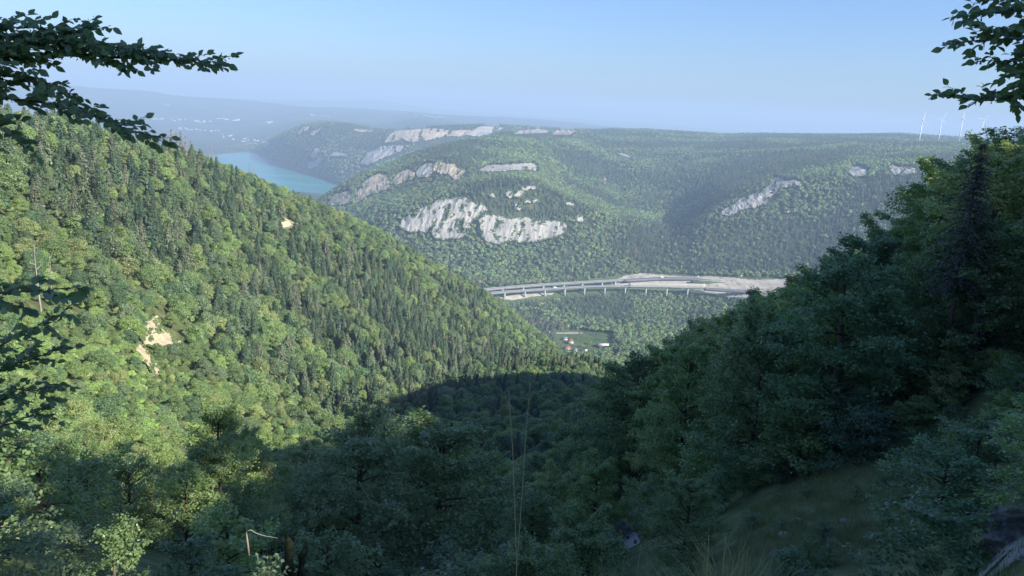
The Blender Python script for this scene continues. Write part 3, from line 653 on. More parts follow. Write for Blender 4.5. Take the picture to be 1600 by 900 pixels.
M_SAND = rock_mat('sandy_scree', (0.50, 0.41, 0.27), (0.58, 0.49, 0.34), (0.22, 0.19, 0.10), 0.5, 0.5)
ROCKS = []; CLING = []; CLINGH = []
def fillnan(R):
    for ax in (0, 1):
        for k in range(R.shape[1 - ax]):
            v = R[:, k] if ax == 0 else R[k]
            m = ~np.isnan(v)
            if m.any() and not m.all(): v[~m] = np.interp(np.nonzero(~m)[0], np.nonzero(m)[0], v[m])
    return R
def cliff(name, label, poly, rmin, off, relief, mat, step=1.0, rag=2.0, holes=0.0, rib=(0.12, 0.03), seed=0, shear=-0.45, structure=False, cat='cliff'):
    xs = [p[0] for p in poly]; ys = [p[1] for p in poly]
    gx, gy = np.meshgrid(np.arange(min(xs) - 2, max(xs) + 3, step), np.arange(min(ys) - 2, max(ys) + 3, step))
    R = fillnan(hit(gx.ravel(), gy.ravel(), rmin).reshape(gx.shape))
    if np.isnan(R).any(): R = np.where(np.isnan(R), np.nanmean(R), R)
    med = np.median(R); R = np.clip(R, med * 0.93, med * 1.06)
    # smooth the distance field a little so the rock stands as a body of its own
    for _ in range(3):
        Rp = np.pad(R, 1, 'edge'); R = (Rp[:-2, 1:-1] + Rp[2:, 1:-1] + Rp[1:-1, :-2] + Rp[1:-1, 2:] + 2 * R) / 6
    wx = gx + rag * fbm(gx / 7, gy / 7, 0, 3, seed + 1) * 1.6; wy = gy + rag * fbm(gx / 7, gy / 7, 5.5, 3, seed + 2) * 1.6
    mask = inpoly(wx, wy, poly)
    dcx = gx + 0.35 * gy
    veg = fbm(dcx / 5, gy / 12, 2.2, 5, seed + 3) + 0.35 * fbm(gx / 2.2, gy / 2.2, 7.7, 2, seed + 7)
    if holes: mask &= veg < 0.46 - 1.6 * holes
    P = at(gx, gy, R)
    h = (P[..., 0] + shear * P[..., 2]) * rib[0]; v = P[..., 2] * rib[1]
    q = fbm(h * 0.5, v * 0.5, 0, 3, seed + 4); n1 = 1 - 2.6 * np.abs(q) ** 0.7; n2 = 1.4 * fbm(h * 1.7, v * 1.7, 0, 4, seed + 5)
    st = fbm(h * 0.2, P[..., 2] * 0.08, 0, 2, seed + 6)
    Rf = R - off - relief * (0.9 * n1 + 0.6 * n2 + 0.5 * st)
    Pf = at(gx, gy, Rf); Pb = at(gx, gy, R + off + relief * 1.5)
    cell = mask[:-1, :-1] & mask[1:, :-1] & mask[:-1, 1:] & mask[1:, 1:]
    if not cell.any(): return None
    ny, nx = gx.shape; idx = np.arange(ny * nx).reshape(ny, nx); o2 = ny * nx
    a, b, c, d = idx[:-1, :-1][cell], idx[:-1, 1:][cell], idx[1:, 1:][cell], idx[1:, :-1][cell]
    F = [np.stack([a, d, c, b], 1), np.stack([a, b, c, d], 1) + o2]
    cp = np.pad(cell, 1)
    for di, dj, e0, e1 in ((-1, 0, (0, 0), (0, 1)), (1, 0, (1, 1), (1, 0)), (0, -1, (1, 0), (0, 0)), (0, 1, (0, 1), (1, 1))):
        ed = cell & ~cp[1 + di:1 + di + ny - 1, 1 + dj:1 + dj + nx - 1]
        i, j = np.nonzero(ed)
        p, q = idx[i + e0[0], j + e0[1]], idx[i + e1[0], j + e1[1]]
        F.append(np.stack([p, q, q + o2, p + o2], 1))
    V = np.concatenate([Pf.reshape(-1, 3), Pb.reshape(-1, 3)])
    F = np.concatenate(F); used = np.unique(F); rm = np.full(len(V), -1); rm[used] = np.arange(len(used))
    V = V[used]; F = rm[F]; org = V.mean(0)
    o = obj(name, mesh_np(name, V - org, [F], mat, False), loc=org)
    if structure: o['kind'] = 'structure'
    else: tag(o, label, cat, 'limestone cliffs across the valley')
    if med > 1000: ROCKS.append(poly)
    # bushes that cling to the rock and ragged its rim
    if med > 1000 or 'scar' in name:
        edge = mask & ~np.roll(mask, 2, 0) | mask & ~np.roll(mask, -2, 0) | mask & ~np.roll(mask, 2, 1) | mask & ~np.roll(mask, -2, 1)
        gg = np.random.default_rng(seed + 500); sel = (mask & (veg > 0.28) & (gg.random(gx.shape) < 0.26)) | (edge & (gg.random(gx.shape) < (0.2 if med < 2450 else 0.08)))
        CLING.append(Pf[sel]); CLINGH.append(np.full(sel.sum(), 0.22 if med < 1000 else 1.0 if med < 3600 else 1.6))
    return o
K = 'limestone_cliff'
cliff(K, 'broad white limestone face with slanting ribs, its foot in the autumn-tinted trees', [(621, 352), (640, 333), (666, 322), (685, 311), (710, 309), (727, 308), (733, 315), (755, 318), (764, 326), (752, 333), (745, 345), (735, 350), (733, 364), (720, 372), (700, 374), (690, 376), (678, 374), (672, 362), (650, 362), (640, 364), (625, 357)], 1700, 8, 5.2, M_WHITE, 0.8, 2.4, 0.075, (0.07, 0.035), 1, shear=-0.35)
cliff(K, 'white limestone buttress with a dark cleft on its side, beside the slanting white face', [(748, 342), (757, 335), (770, 334), (787, 338), (797, 342), (815, 337), (840, 344), (870, 345), (887, 350), (885, 362), (868, 372), (840, 378), (815, 380), (800, 377), (780, 382), (760, 379), (752, 370)], 1700, 11, 5.0, M_WHITE, 0.8, 1.4, 0.015, (0.045, 0.022), 2, shear=-0.12)
for i, (lb, p) in enumerate([
    ('broken white crag standing above the cleft buttress among bushes', [(785, 303), (795, 297), (815, 297), (822, 302), (812, 309), (795, 309)]),
    ('small pale crag just over the middle of the cleft buttress', [(803, 316), (815, 316), (818, 327), (806, 329)]),
    ('tiny white crag over the gap between the two white faces', [(764, 303), (772, 302), (777, 309), (768, 311)]),
    ('low pale crag in bushes above the right half of the cleft buttress', [(815, 312), (838, 311), (841, 317), (820, 320)]),
    ('uppermost small white crag of the white cliff hill', [(811, 291), (836, 290), (838, 296), (815, 298)]),
    ('faint pale crag on the shoulder right of the white crags', [(880, 314), (897, 315), (898, 322), (884, 323)]),
    ('pale rocks at the right end of the cleft buttress', [(895, 340), (905, 336), (920, 345), (918, 349), (900, 347)])]):
    cliff(K, lb, p, 1700, 7, 3, M_WHITE, 0.7, 3.0, 0.15, (0.1, 0.06), 10 + i)
cliff(K, 'ochre cliff with stepped ledges under the ridge, lake behind it', [(553, 318), (556, 300), (565, 292), (570, 281), (590, 271), (605, 272), (611, 285), (609, 294), (590, 302), (575, 306), (560, 316)], 2300, 12, 7, M_OCHRE, 0.8, 1.6, 0.03, (0.05, 0.10), 20)
cliff(K, 'lowest ochre cliff of the ridge, half hidden by the sunlit hillside trees', [(508, 322), (520, 305), (545, 297), (551, 305), (549, 318), (530, 322)], 2300, 12, 7, M_OCHRE, 0.8, 1.6, 0.03, (0.05, 0.10), 21)
cliff(K, 'pale grey cliff between the stepped ochre cliff and the split ochre cliff', [(612, 280), (625, 268), (640, 264), (650, 270), (648, 278), (630, 285), (618, 290)], 2300, 12, 7, M_OCHRE, 0.8, 1.6, 0.03, (0.06, 0.06), 22)
cliff(K, 'split ochre cliff with a shaded flank just under the wooded ridge top', [(674, 264), (682, 250), (690, 252), (698, 256), (710, 255), (716, 263), (728, 266), (733, 269), (722, 273), (718, 281), (708, 281), (700, 272), (688, 273), (680, 270)], 2300, 12, 8, M_OCHRE, 0.8, 1.5, 0.02, (0.07, 0.03), 23)
cliff(K, 'shadowed blue grey cliff joining the pale cliff to the split ochre cliff', [(648, 270), (656, 260), (668, 254), (678, 256), (680, 266), (670, 277), (654, 278)], 2300, 12, 8, M_WHITE, 0.8, 1.5, 0.04, (0.07, 0.03), 31)
cliff(K, 'low cliff band under the rim, between the banded cliff and the shadowed one', [(694, 203), (712, 204), (735, 202), (737, 210), (718, 214), (697, 213)], 4200, 18, 12, M_OCHRE, 0.8, 1.5, 0.05, (0.04, 0.03), 32)
cliff(K, 'long thin pale ledge above the white cliff hill', [(744, 267), (760, 258), (800, 256), (836, 254), (842, 262), (838, 267), (800, 266), (770, 268)], 2300, 8, 4, M_WHITE, 0.8, 1.5, 0.04, (0.1, 0.08), 24)
cliff(K, 'tall banded cliff below the summit of the headland over the lake', [(600, 224), (607, 210), (620, 203), (630, 203), (660, 200), (695, 200), (697, 208), (690, 215), (670, 219), (652, 221), (640, 223), (628, 217), (612, 223)], 4200, 22, 16, M_OCHRE, 0.8, 1.5, 0.06, (0.03, 0.03), 25)
cliff(K, 'lower grey cliff and gullies of the headland over the lake', [(562, 257), (570, 240), (590, 231), (602, 227), (640, 226), (630, 236), (600, 246), (590, 252), (575, 258)], 4200, 20, 12, M_WHITE, 0.8, 2.0, 0.10, (0.03, 0.015), 26)
cliff(K, 'shadowed grey cliff under the highest point of the headland', [(715, 213), (735, 205), (750, 196), (775, 196), (790, 200), (772, 207), (750, 214), (730, 212)], 4200, 20, 16, M_WHITE, 0.8, 1.6, 0.08, (0.03, 0.02), 27)
cliff(K, 'long cream cliff band at the plateau edge', [(796, 209), (815, 203), (840, 201), (858, 203), (856, 210), (840, 214), (820, 212)], 4200, 14, 8, M_OCHRE, 0.8, 1.2, 0.0, (0.05, 0.01), 28)
cliff(K, 'short cream cliff band at the plateau edge, right of the long one', [(860, 211), (870, 203), (892, 202), (901, 205), (890, 212), (866, 214)], 4200, 14, 8, M_OCHRE, 0.8, 1.2, 0.0, (0.05, 0.01), 29)
for i, (lb, p) in enumerate([
    ('white crag near the top of the far headland slope', [(463, 210), (466, 202), (474, 197), (485, 198), (482, 204), (472, 208), (466, 212)]),
    ('twin pale crag beside the topmost crag of the far headland', [(482, 212), (490, 204), (502, 200), (498, 207), (488, 213)]),
    ('thin white ledge near the crest of the far headland', [(552, 201), (584, 202), (585, 206), (552, 205)]),
    ('cream crag above the lake shore', [(477, 263), (484, 252), (500, 247), (505, 251), (495, 261), (482, 265)]),
    ('grey scree streak above the cream shore crag', [(483, 246), (492, 232), (499, 230), (497, 239), (490, 247)]),
    ('row of small pale crags halfway up the headland', [(512, 244), (520, 236), (540, 239), (543, 244), (520, 245)]),
    ('pale scree running down to the end of the lake', [(527, 271), (540, 260), (554, 251), (550, 260), (535, 272)])]):
    cliff(K, lb, p, 4200, 14, 8, M_WHITE if i % 2 else M_OCHRE, 0.8, 2.0, 0.06, (0.05, 0.03), 40 + i)
cliff(K, 'long pale rock rib slanting down the dark conifer slope', [(1118, 334), (1140, 322), (1158, 309), (1185, 300), (1203, 288), (1209, 278), (1216, 277), (1228, 283), (1240, 279), (1252, 285), (1250, 291), (1228, 293), (1215, 294), (1212, 303), (1200, 309), (1196, 320), (1180, 326), (1165, 326), (1150, 334), (1140, 338)], 2000, 9, 5, M_WHITE, 0.8, 1.8, 0.06, (0.09, 0.07), 50)
cliff(K, 'small white cliff split by two dark cracks under the plateau', [(1324, 267), (1330, 260), (1340, 258), (1354, 262), (1354, 275), (1334, 277), (1326, 271)], 2000, 9, 6, M_WHITE, 0.8, 0.8, 0.0, (0.08, 0.01), 51)
cliff(K, 'white cliff meeting the shaded trees on the far right', [(1387, 261), (1394, 257), (1404, 260), (1430, 262), (1434, 270), (1410, 275), (1395, 273)], 2000, 9, 6, M_WHITE, 0.8, 0.8, 0.0, (0.08, 0.01), 52)
cliff(K, 'little pale rocks in the woods below the cracked white cliff', [(1226, 333), (1232, 327), (1241, 327), (1238, 332)], 2000, 6, 3, M_WHITE, 0.8, 1.5, 0.0, (0.1, 0.05), 53)
cliff(K, 'thin pale quarry ledge in the middle of the plateau woods', [(962, 239), (975, 239), (990, 244), (985, 247), (970, 243)], 2800, 5, 3, M_WHITE, 0.7, 1.0, 0.0, (0.1, 0.05), 54)
cliff('rock_scar', 'bare sandy scar on the sunlit hillside, the larger of its two halves', [(217, 520), (222, 503), (238, 498), (240, 490), (248, 494), (254, 510), (266, 522), (272, 535), (287, 526), (286, 540), (277, 552), (262, 560), (250, 552), (240, 543), (228, 540), (220, 530)], 150, 6.0, 1.3, M_SAND, 0.8, 3.0, 0.015, (0.5, 0.5), 60, cat='rock scar')
cliff('rock_scar', 'bare sandy strip running down beside the larger scar', [(203, 546), (217, 536), (228, 546), (240, 562), (252, 582), (240, 588), (230, 572), (216, 556)], 150, 5.5, 1.2, M_SAND, 0.8, 3.0, 0.015, (0.5, 0.5), 61, cat='rock scar')
cliff('rock_scar', 'small pale rock patch high on the sunlit hillside', [(436, 346), (445, 341), (462, 347), (459, 358), (440, 357)], 300, 7.0, 1.5, M_SAND, 1.0, 1.5, 0.0, (0.3, 0.3), 62, cat='rock scar')
cliff('rock_scar', 'sandy patches of the open slope under the bare scar', [(110, 606), (130, 600), (150, 612), (178, 610), (182, 622), (150, 630), (120, 620)], 90, 1.6, 0.5, M_SAND, 1.2, 4.0, 0.05, (0.5, 0.5), 63, cat='rock scar')
def in_rock(px, py):
    r = np.zeros(np.shape(px), bool)
    for p in ROCKS:
        r |= inpoly(px, py, p) | inpoly(px, py - 3, p) | inpoly(px, py - 6, p)
    return r
# ---------------------------------------------------------------- motorway viaduct, roads, village
M_CONC = plain('pale_concrete', (0.44, 0.435, 0.42), 0.85, 0.2, 0.15, 0.12)
M_ASPH = plain('asphalt', (0.16, 0.16, 0.165), 0.9, 0.2, 0.1, 0.15)
M_STEEL = plain('guard_rail_steel', (0.55, 0.56, 0.57), 0.45, 0.4, None, 0, 0.4)
M_PAINT = plain('road_paint', (0.8, 0.8, 0.78), 0.7)
M_EARTH = plain('pale_earth', (0.40, 0.36, 0.29), 0.95, 0.1, 0.06, 0.25)
M_VERGE = plain('road_verge_grass', (0.10, 0.14, 0.06), 0.95, 0.1, 0.05, 0.3)
def path3(pts, n=60):
    """pts: px,py,z -> dense world path"""
    W = []
    for px, py, z in pts:
        t, e = pix(px, py); r = z / float(e); W.append([math.sin(t) * r, math.cos(t) * r, z])
    W = np.array(W); s = np.concatenate([[0], np.cumsum(np.linalg.norm(np.diff(W, axis=0), axis=1))])
    u = np.linspace(0, s[-1], n); Q = np.stack([np.interp(u, s, W[:, k]) for k in range(3)], 1)
    for _ in range(6): Q[1:-1] = (Q[:-2] + Q[2:] + 2 * Q[1:-1]) / 4
    return Q
def ribbon(mb, P, y0, y1, z0, z1):
    """a long box along path P between lateral offsets y0,y1 and heights z0,z1"""
    T = np.gradient(P, axis=0); T[:, 2] = 0; T /= np.linalg.norm(T, axis=1, keepdims=True)
    L = np.stack([-T[:, 1], T[:, 0], 0 * T[:, 0]], 1); up = np.array([0, 0, 1.0])
    V = np.stack([P + L * y0 + up * z0, P + L * y1 + up * z0, P + L * y1 + up * z1, P + L * y0 + up * z1], 1).reshape(-1, 3)
    n = len(P); q = []
    for i in range(n - 1):
        for k in range(4):
            k2 = (k + 1) % 4; q.append([i * 4 + k, (i + 1) * 4 + k, (i + 1) * 4 + k2, i * 4 + k2])
    q += [[0, 1, 2, 3], [(n - 1) * 4 + 3, (n - 1) * 4 + 2, (n - 1) * 4 + 1, (n - 1) * 4]]
    return mb.add(V, q)
LOW = [(735, 461, -474), (775, 457, -472), (850, 451.5, -469), (920, 447.5, -466), (980, 447, -464), (1040, 448, -462), (1102, 450, -461)]
UPP = [(735, 455, -468), (775, 450.5, -466), (850, 444.5, -463), (920, 440.5, -459), (978, 437, -456)]
def viaduct(label, path, piers, W=11.5, Hd=3.6, pier_w=3.4):
    P = path3(path, 70); o0 = P[0].copy()
    root = empty('viaduct', o0); tag(root, label, 'viaduct', 'the two carriageways of the motorway viaduct'); Q = P - o0
    T = P[-1] - P[0]
    ribbon(MB(), Q, 0, 0, 0, 0)
    mb = MB(); ribbon(mb, Q, -W / 2, W / 2, -0.5, 0.0); mb.build('deck', M_CONC, root)
    mb = MB(); ribbon(mb, Q, -W / 2 + 2.6, W / 2 - 2.6, -Hd, -0.503); mb.build('girder', M_CONC, root)
    mb = MB(); ribbon(mb, Q, -W / 2 + 0.55, W / 2 - 0.55, 0.004, 0.06); mb.build('road_surface', M_ASPH, root)
    for s in (-1, 1):
        mb = MB(); ribbon(mb, Q, s * (W / 2 - 0.2) - 0.2, s * (W / 2 - 0.2) + 0.2, 0.003, 1.25); mb.build('parapet', M_CONC, root)
    for s in (-1, 1):
        mb = MB(); ribbon(mb, Q, s * 3.6 - 0.09, s * 3.6 + 0.09, 0.064, 0.07); mb.build('edge_line', M_PAINT, root)
    ppx, ppy = proj(P)
    for x in piers:
        i = int(np.argmin(abs(ppx - x))); p = P[i]
        zg = float(ground(p[0], p[1])[0]) - 2
        h = max(p[2] - Hd - zg, 3)
        t = P[min(i + 1, len(P) - 1)] - P[max(i - 1, 0)]; a = math.atan2(t[1], t[0])
        mb = MB(); mb.box((0, 0, -h / 2), (pier_w, 5.2, h), 0); mb.box((0, 0, 0.75), (pier_w * 1.05, 7.0, 1.5), 0)
        po = mb.build('pier', M_CONC, root); po.location = (p[0] - o0[0], p[1] - o0[1], p[2] - Hd - o0[2] - 1.5); po.rotation_euler = (0, 0, a)
    return P
LP_ = viaduct('long concrete viaduct carriageway in front, on square piers above the trees', LOW, [757, 789, 822, 853, 884, 915, 945, 976, 1008, 1040, 1075])
UP_ = viaduct('second viaduct carriageway, just behind and above the first', UPP, [755, 786, 818, 849, 880, 910, 940, 962])
# carriageways where they run on the ground
def road(name, pts, W, mat, h=0.5, n=40):
    P = path3(pts, n); mb = MB(); ribbon(mb, P, -W / 2, W / 2, -6, h)
    o = mb.build(name, mat); o['kind'] = 'structure'
    return P
road('road', [(974, 437.2, -455.8), (1040, 433.6, -450), (1090, 435, -449), (1150, 440, -449), (1250, 449, -449)], 13, M_ASPH)
road('road', [(1100, 450, -460.6), (1150, 453.5, -460), (1250, 459, -460)], 13, M_ASPH)
road('road_verge', [(1080, 438.5, -452), (1120, 440.2, -452), (1180, 445, -453), (1250, 451, -454)], 10, M_VERGE)
# earthworks draped on the slope
def drape(name, poly, mat, lift, rmin=1850, step=1.5, rag=1.0):
    xs = [p[0] for p in poly]; ys = [p[1] for p in poly]
    gx, gy = np.meshgrid(np.arange(min(xs) - 1, max(xs) + 2, step), np.arange(min(ys) - 1, max(ys) + 2, step * 0.6))
    R = fillnan(hit(gx.ravel(), gy.ravel(), rmin).reshape(gx.shape)); R = np.where(np.isnan(R), np.nanmean(R), R)
    P = at(gx, gy, R - 0.5); P[..., 2] += lift
    m = inpoly(gx + rag * vnoise(gx / 4, gy / 3, 0, 3), gy + rag * vnoise(gx / 4, gy / 3, 4, 3), poly)
    c = m[:-1, :-1] | m[1:, 1:]; ny, nx = gx.shape; idx = np.arange(ny * nx).reshape(ny, nx)
    F = np.stack([idx[:-1, :-1][c], idx[1:, :-1][c], idx[1:, 1:][c], idx[:-1, 1:][c]], 1)
    o = obj(name, mesh_np(name, P.reshape(-1, 3), [F], mat, True)); o['kind'] = 'structure'; return o
drape('earth_bank', [(955, 443), (975, 432), (1000, 428), (1022, 429), (1062, 432), (1100, 433), (1112, 431.5), (1128, 434), (1190, 438), (1238, 436), (1245, 470), (1180, 468), (1120, 462), (1090, 452), (1010, 449), (960, 447)], M_EARTH, 0.6)
drape('earth_bank', [(782, 466), (800, 462), (825, 459), (850, 455), (868, 456), (860, 461), (830, 464), (800, 469)], M_EARTH, 0.6)
# retaining wall between the two carriageways
P = path3([(982, 446.2, -462), (1040, 447, -460), (1101, 448, -459)], 30); o0 = P[0].copy()
wl = empty('retaining_wall', o0); tag(wl, 'long cream retaining wall between the two carriageways', 'retaining wall')
mb = MB(); seg = P - o0; seg[:, 1] -= 3
ribbon(mb, seg, -0.5, 0.5, -6, 9.0); mb.build('wall', plain('cream_concrete', (0.42, 0.39, 0.33), 0.9, 0.1, 0.1, 0.12), wl)
mb = MB(); seg = P - o0; seg[:, 1] -= 3
ribbon(mb, seg, -0.7, 0.7, 9.003, 9.4); mb.build('coping', M_CONC, wl)
# sign gantries beside the motorway
for px, py, r, h, lb in ((1087, 433, 2290, 9, 'slim sign gantry over the upper carriageway, nearer the viaduct'), (1154, 437, 2320, 8, 'slim sign gantry farther along the upper carriageway'), (1057, 432, 2280, 10, 'single pale lamp mast by the start of the earthworks')):
    p = at(px, py, r); z = float(ground(p[0], p[1])[0]); g_ = empty('sign_gantry' if h < 10 else 'lamp_mast', (p[0], p[1], z - 0.5)); tag(g_, lb, 'gantry' if h < 10 else 'mast')
    MB().tube([(0, 0, 0), (0, 0, h)], [0.35, 0.25], 6).build('post', M_STEEL, g_)
    if h < 10:
        MB().tube([(9, 0, 0), (9, 0, h)], [0.35, 0.25], 6).build('post', M_STEEL, g_)
        MB().box((4.5, 0, h), (9.4, 0.5, 0.6)).build('beam', M_STEEL, g_); MB().box((6.3, -0.4, h + 0.3), (4.2, 0.2, 2.6)).build('sign_panel', M_PAINT, g_)
    else: MB().box((0.9, 0, h), (1.8, 0.4, 0.25)).build('lamp_head', M_STEEL, g_)
M_CARW = plain('car_white', (0.75, 0.75, 0.75), 0.3, 0.5); M_CARB = plain('car_blue', (0.08, 0.14, 0.30), 0.3, 0.5); M_TYRE = plain('tyre_rubber', (0.03, 0.03, 0.03), 0.9)
def vehicle(kind, label, path, px, off, mat):
    ppx, _ = proj(path); i = int(np.clip(np.argmin(abs(ppx - px)), 1, len(path) - 2)); t = path[i + 1] - path[i - 1]; t[2] = 0; t /= np.linalg.norm(t); nl = np.array([-t[1], t[0], 0])
    o = empty(kind, path[i] + nl * off + [0, 0, 0.08], math.atan2(t[1], t[0])); tag(o, label, 'car' if kind == 'car' else 'lorry', 'vehicles on the motorway')
    if kind == 'car':
        L, Wd = 4.4, 1.8; prof = [(-2.2, 0.35), (2.2, 0.35), (2.2, 0.75), (1.3, 0.95), (-2.1, 0.95)]; cab = [(-1.9, 0.95), (1.2, 0.95), (0.5, 1.45), (-1.4, 1.45)]; wx = (-1.35, 1.35)
    else:
        L, Wd = 12, 2.5; prof = [(-6, 1.0), (3.4, 1.0), (3.4, 3.9), (-6, 3.9)]; cab = [(3.6, 0.6), (6, 0.6), (6, 2.0), (5.6, 3.3), (3.6, 3.3)]; wx = (-5, -3.8, 4.8)
    def prism(pf, wd):
        n_ = len(pf); V = [(x, -wd / 2, z) for x, z in pf] + [(x, wd / 2, z) for x, z in pf]
        return MB().add(V, [[k, (k + 1) % n_, n_ + (k + 1) % n_, n_ + k] for k in range(n_)], [[0, k + 1, k] for k in range(1, n_ - 1)] + [[n_, n_ + k, n_ + k + 1] for k in range(1, n_ - 1)])
    prism(prof, Wd).build('body', mat, o); prism(cab, Wd * 0.9).build('cabin', M_GLASS if kind == 'car' else mat, o)
    for x in wx:
        for s in (-1, 1): MB().tube([(x, s * Wd / 2 - 0.12, 0.36), (x, s * Wd / 2 + 0.10, 0.36)], 0.36, 10).build('wheel', M_TYRE, o)
RP_ = path3([(974, 437.2, -455.3), (1040, 433.6, -449.5), (1090, 435, -448.5), (1150, 440, -448.5), (1250, 449, -448.5)], 40)
def late_vehicles():
    vehicle('lorry', 'small pale lorry on the nearer viaduct carriageway', LP_, 866, 1.9, M_CARW)
    vehicle('car', 'blue car on the nearer viaduct carriageway', LP_, 935, -1.9, M_CARB)
    vehicle('car', 'white car on the upper road beside the earthworks', RP_, 1113, 2.0, M_CARW)
    vehicle('lorry', 'white lorry on the upper carriageway near its bend', RP_, 1035, -2.0, M_CARW)
LOWY = proj(LP_); UPY = proj(UP_)
def on_road(P):
    px, py = proj(P)
    d = np.interp(px, [745, 775, 850, 920, 980, 1040, 1102, 1240], [470, 468, 460, 454, 450, 451, 459, 466])
    hgt = 16 * FPX / np.hypot(P[:, 0], P[:, 1])
    a = (px > 745) & (px < 1245) & (py - hgt < d + np.where(px > 955, -1.0, 1.5)) & (py > np.interp(px, [745, 900, 975, 1010, 1100, 1245], [452, 440, 430, 427, 431, 436]))
    return a

M_WALLS = [plain('white_render', (0.72, 0.70, 0.66), 0.9, 0.1), plain('cream_render', (0.62, 0.55, 0.44), 0.9, 0.1), plain('brick_render', (0.48, 0.24, 0.15), 0.9, 0.1)]
M_ROOFS = [plain('red_tiles', (0.34, 0.13, 0.09), 0.9, 0.1, 1.0, 0.2), plain('grey_slate', (0.20, 0.21, 0.24), 0.8, 0.2, 1.0, 0.2), plain('pale_roof', (0.62, 0.61, 0.6), 0.7, 0.2)]
M_GLASS = plain('dark_glass', (0.03, 0.035, 0.04), 0.1, 0.5)
M_DOOR = plain('door_wood', (0.16, 0.09, 0.05), 0.7)
def house(label, px, py, r, L, Wd, Hh, wm, rm, rz, rh=0.35, hip=False, name='house'):
    p = at(px, py, r); z = float(ground(p[0], p[1])[0]) - 0.3
    o = empty(name, (p[0], p[1], z), rz); tag(o, label, 'house' if name == 'house' else 'building', 'houses of the valley village')
    wb = MB(); wb.box((0, 0, Hh / 2), (L, Wd, Hh))
    rt = Hh + Wd * rh
    if not hip: wb.add([(-L/2, -Wd/2, Hh), (-L/2, Wd/2, Hh), (-L/2, 0, rt - 0.15), (L/2, -Wd/2, Hh), (L/2, Wd/2, Hh), (L/2, 0, rt - 0.15)], (), [[0, 2, 1], [3, 4, 5]])
    wb.build('wall', wm, o)
    e = 0.6; hx = L / 2 + e; hy = Wd / 2 + e; zb = Hh - e * rh * 2 + 0.06; rx = hx - (Wd * 0.42 if hip else 0)
    V = [(-hx, -hy, zb), (hx, -hy, zb), (hx, hy, zb), (-hx, hy, zb), (-rx, 0, rt), (rx, 0, rt)]
    V2 = [(x, y, z_ + 0.25) for x, y, z_ in V]
    ro = MB(); ro.add(V + V2, [[6, 7, 11, 10], [8, 9, 10, 11], [0, 4, 5, 1], [2, 5, 4, 3], [0, 1, 7, 6], [2, 3, 9, 8], [1, 2, 8, 7], [3, 0, 6, 9]], [[7, 8, 11], [9, 6, 10], [1, 5, 2], [3, 4, 0]])
    rf = ro.build('roof', rm, o)
    MB().box((L * 0.22, Wd * 0.12, rt), (0.7, 0.7, 1.6)).build('chimney', M_WALLS[1], rf)
    for k in range(max(2, int(L // 4))):
        x = -L / 2 + (k + 0.5) * L / max(2, int(L // 4))
        for fl in range(max(1, int(Hh // 3))):
            f = MB().box((x, -Wd / 2 - 0.03, 1.6 + fl * 2.8), (1.1, 0.1, 1.4)).build('window', M_GLASS, o)
    MB().box((L * 0.06, -Wd / 2 - 0.04, 1.05), (1.0, 0.1, 2.1)).build('door', M_DOOR, o)
    return o
late_vehicles()
house('white house with a red hipped roof beside the meadow, tallest of the village', 892, 526, 1740, 12, 10, 6.5, M_WALLS[0], M_ROOFS[0], 0.15, 0.45, True)
house('grey roofed annex joined to the left of the red hipped house', 883, 524, 1760, 10, 8, 4.5, M_WALLS[0], M_ROOFS[1], 0.2)
house('long house with a low red roof in front of the village', 888, 537, 1660, 16, 9, 4.0, M_WALLS[0], M_ROOFS[0], 0.1, 0.4)
house('upper row house with a red roof and cream wall', 887, 532, 1700, 13, 8, 4.2, M_WALLS[1], M_ROOFS[0], 0.12, 0.38)
house('small white cottage with a grey roof right of the long red roof', 900, 534, 1690, 8, 7, 4.2, M_WALLS[0], M_ROOFS[1], -0.2)
house('low white shed standing alone at the edge of the meadow', 914, 533.5, 1695, 13, 6, 2.8, M_WALLS[0], M_ROOFS[2], 0.05, 0.15, False, 'shed')
house('long white roofed barn with brick red walls', 943, 530, 1730, 24, 12, 6.0, M_WALLS[2], M_ROOFS[2], 0.02, 0.25, False, 'barn')
house('white house half behind trees at the left edge of the village', 856, 519, 1790, 11, 9, 5.5, M_WALLS[0], M_ROOFS[1], 0.4)
house('little white house on the plateau, alone in the woods', 947, 243, 3300, 14, 11, 9, M_WALLS[1], M_ROOFS[0], 0.3)
drape('path', [(868, 520), (900, 519.5), (913, 520.5), (900, 522), (870, 521.5)], M_EARTH, 0.3, 1500, 1.0, 0.3)

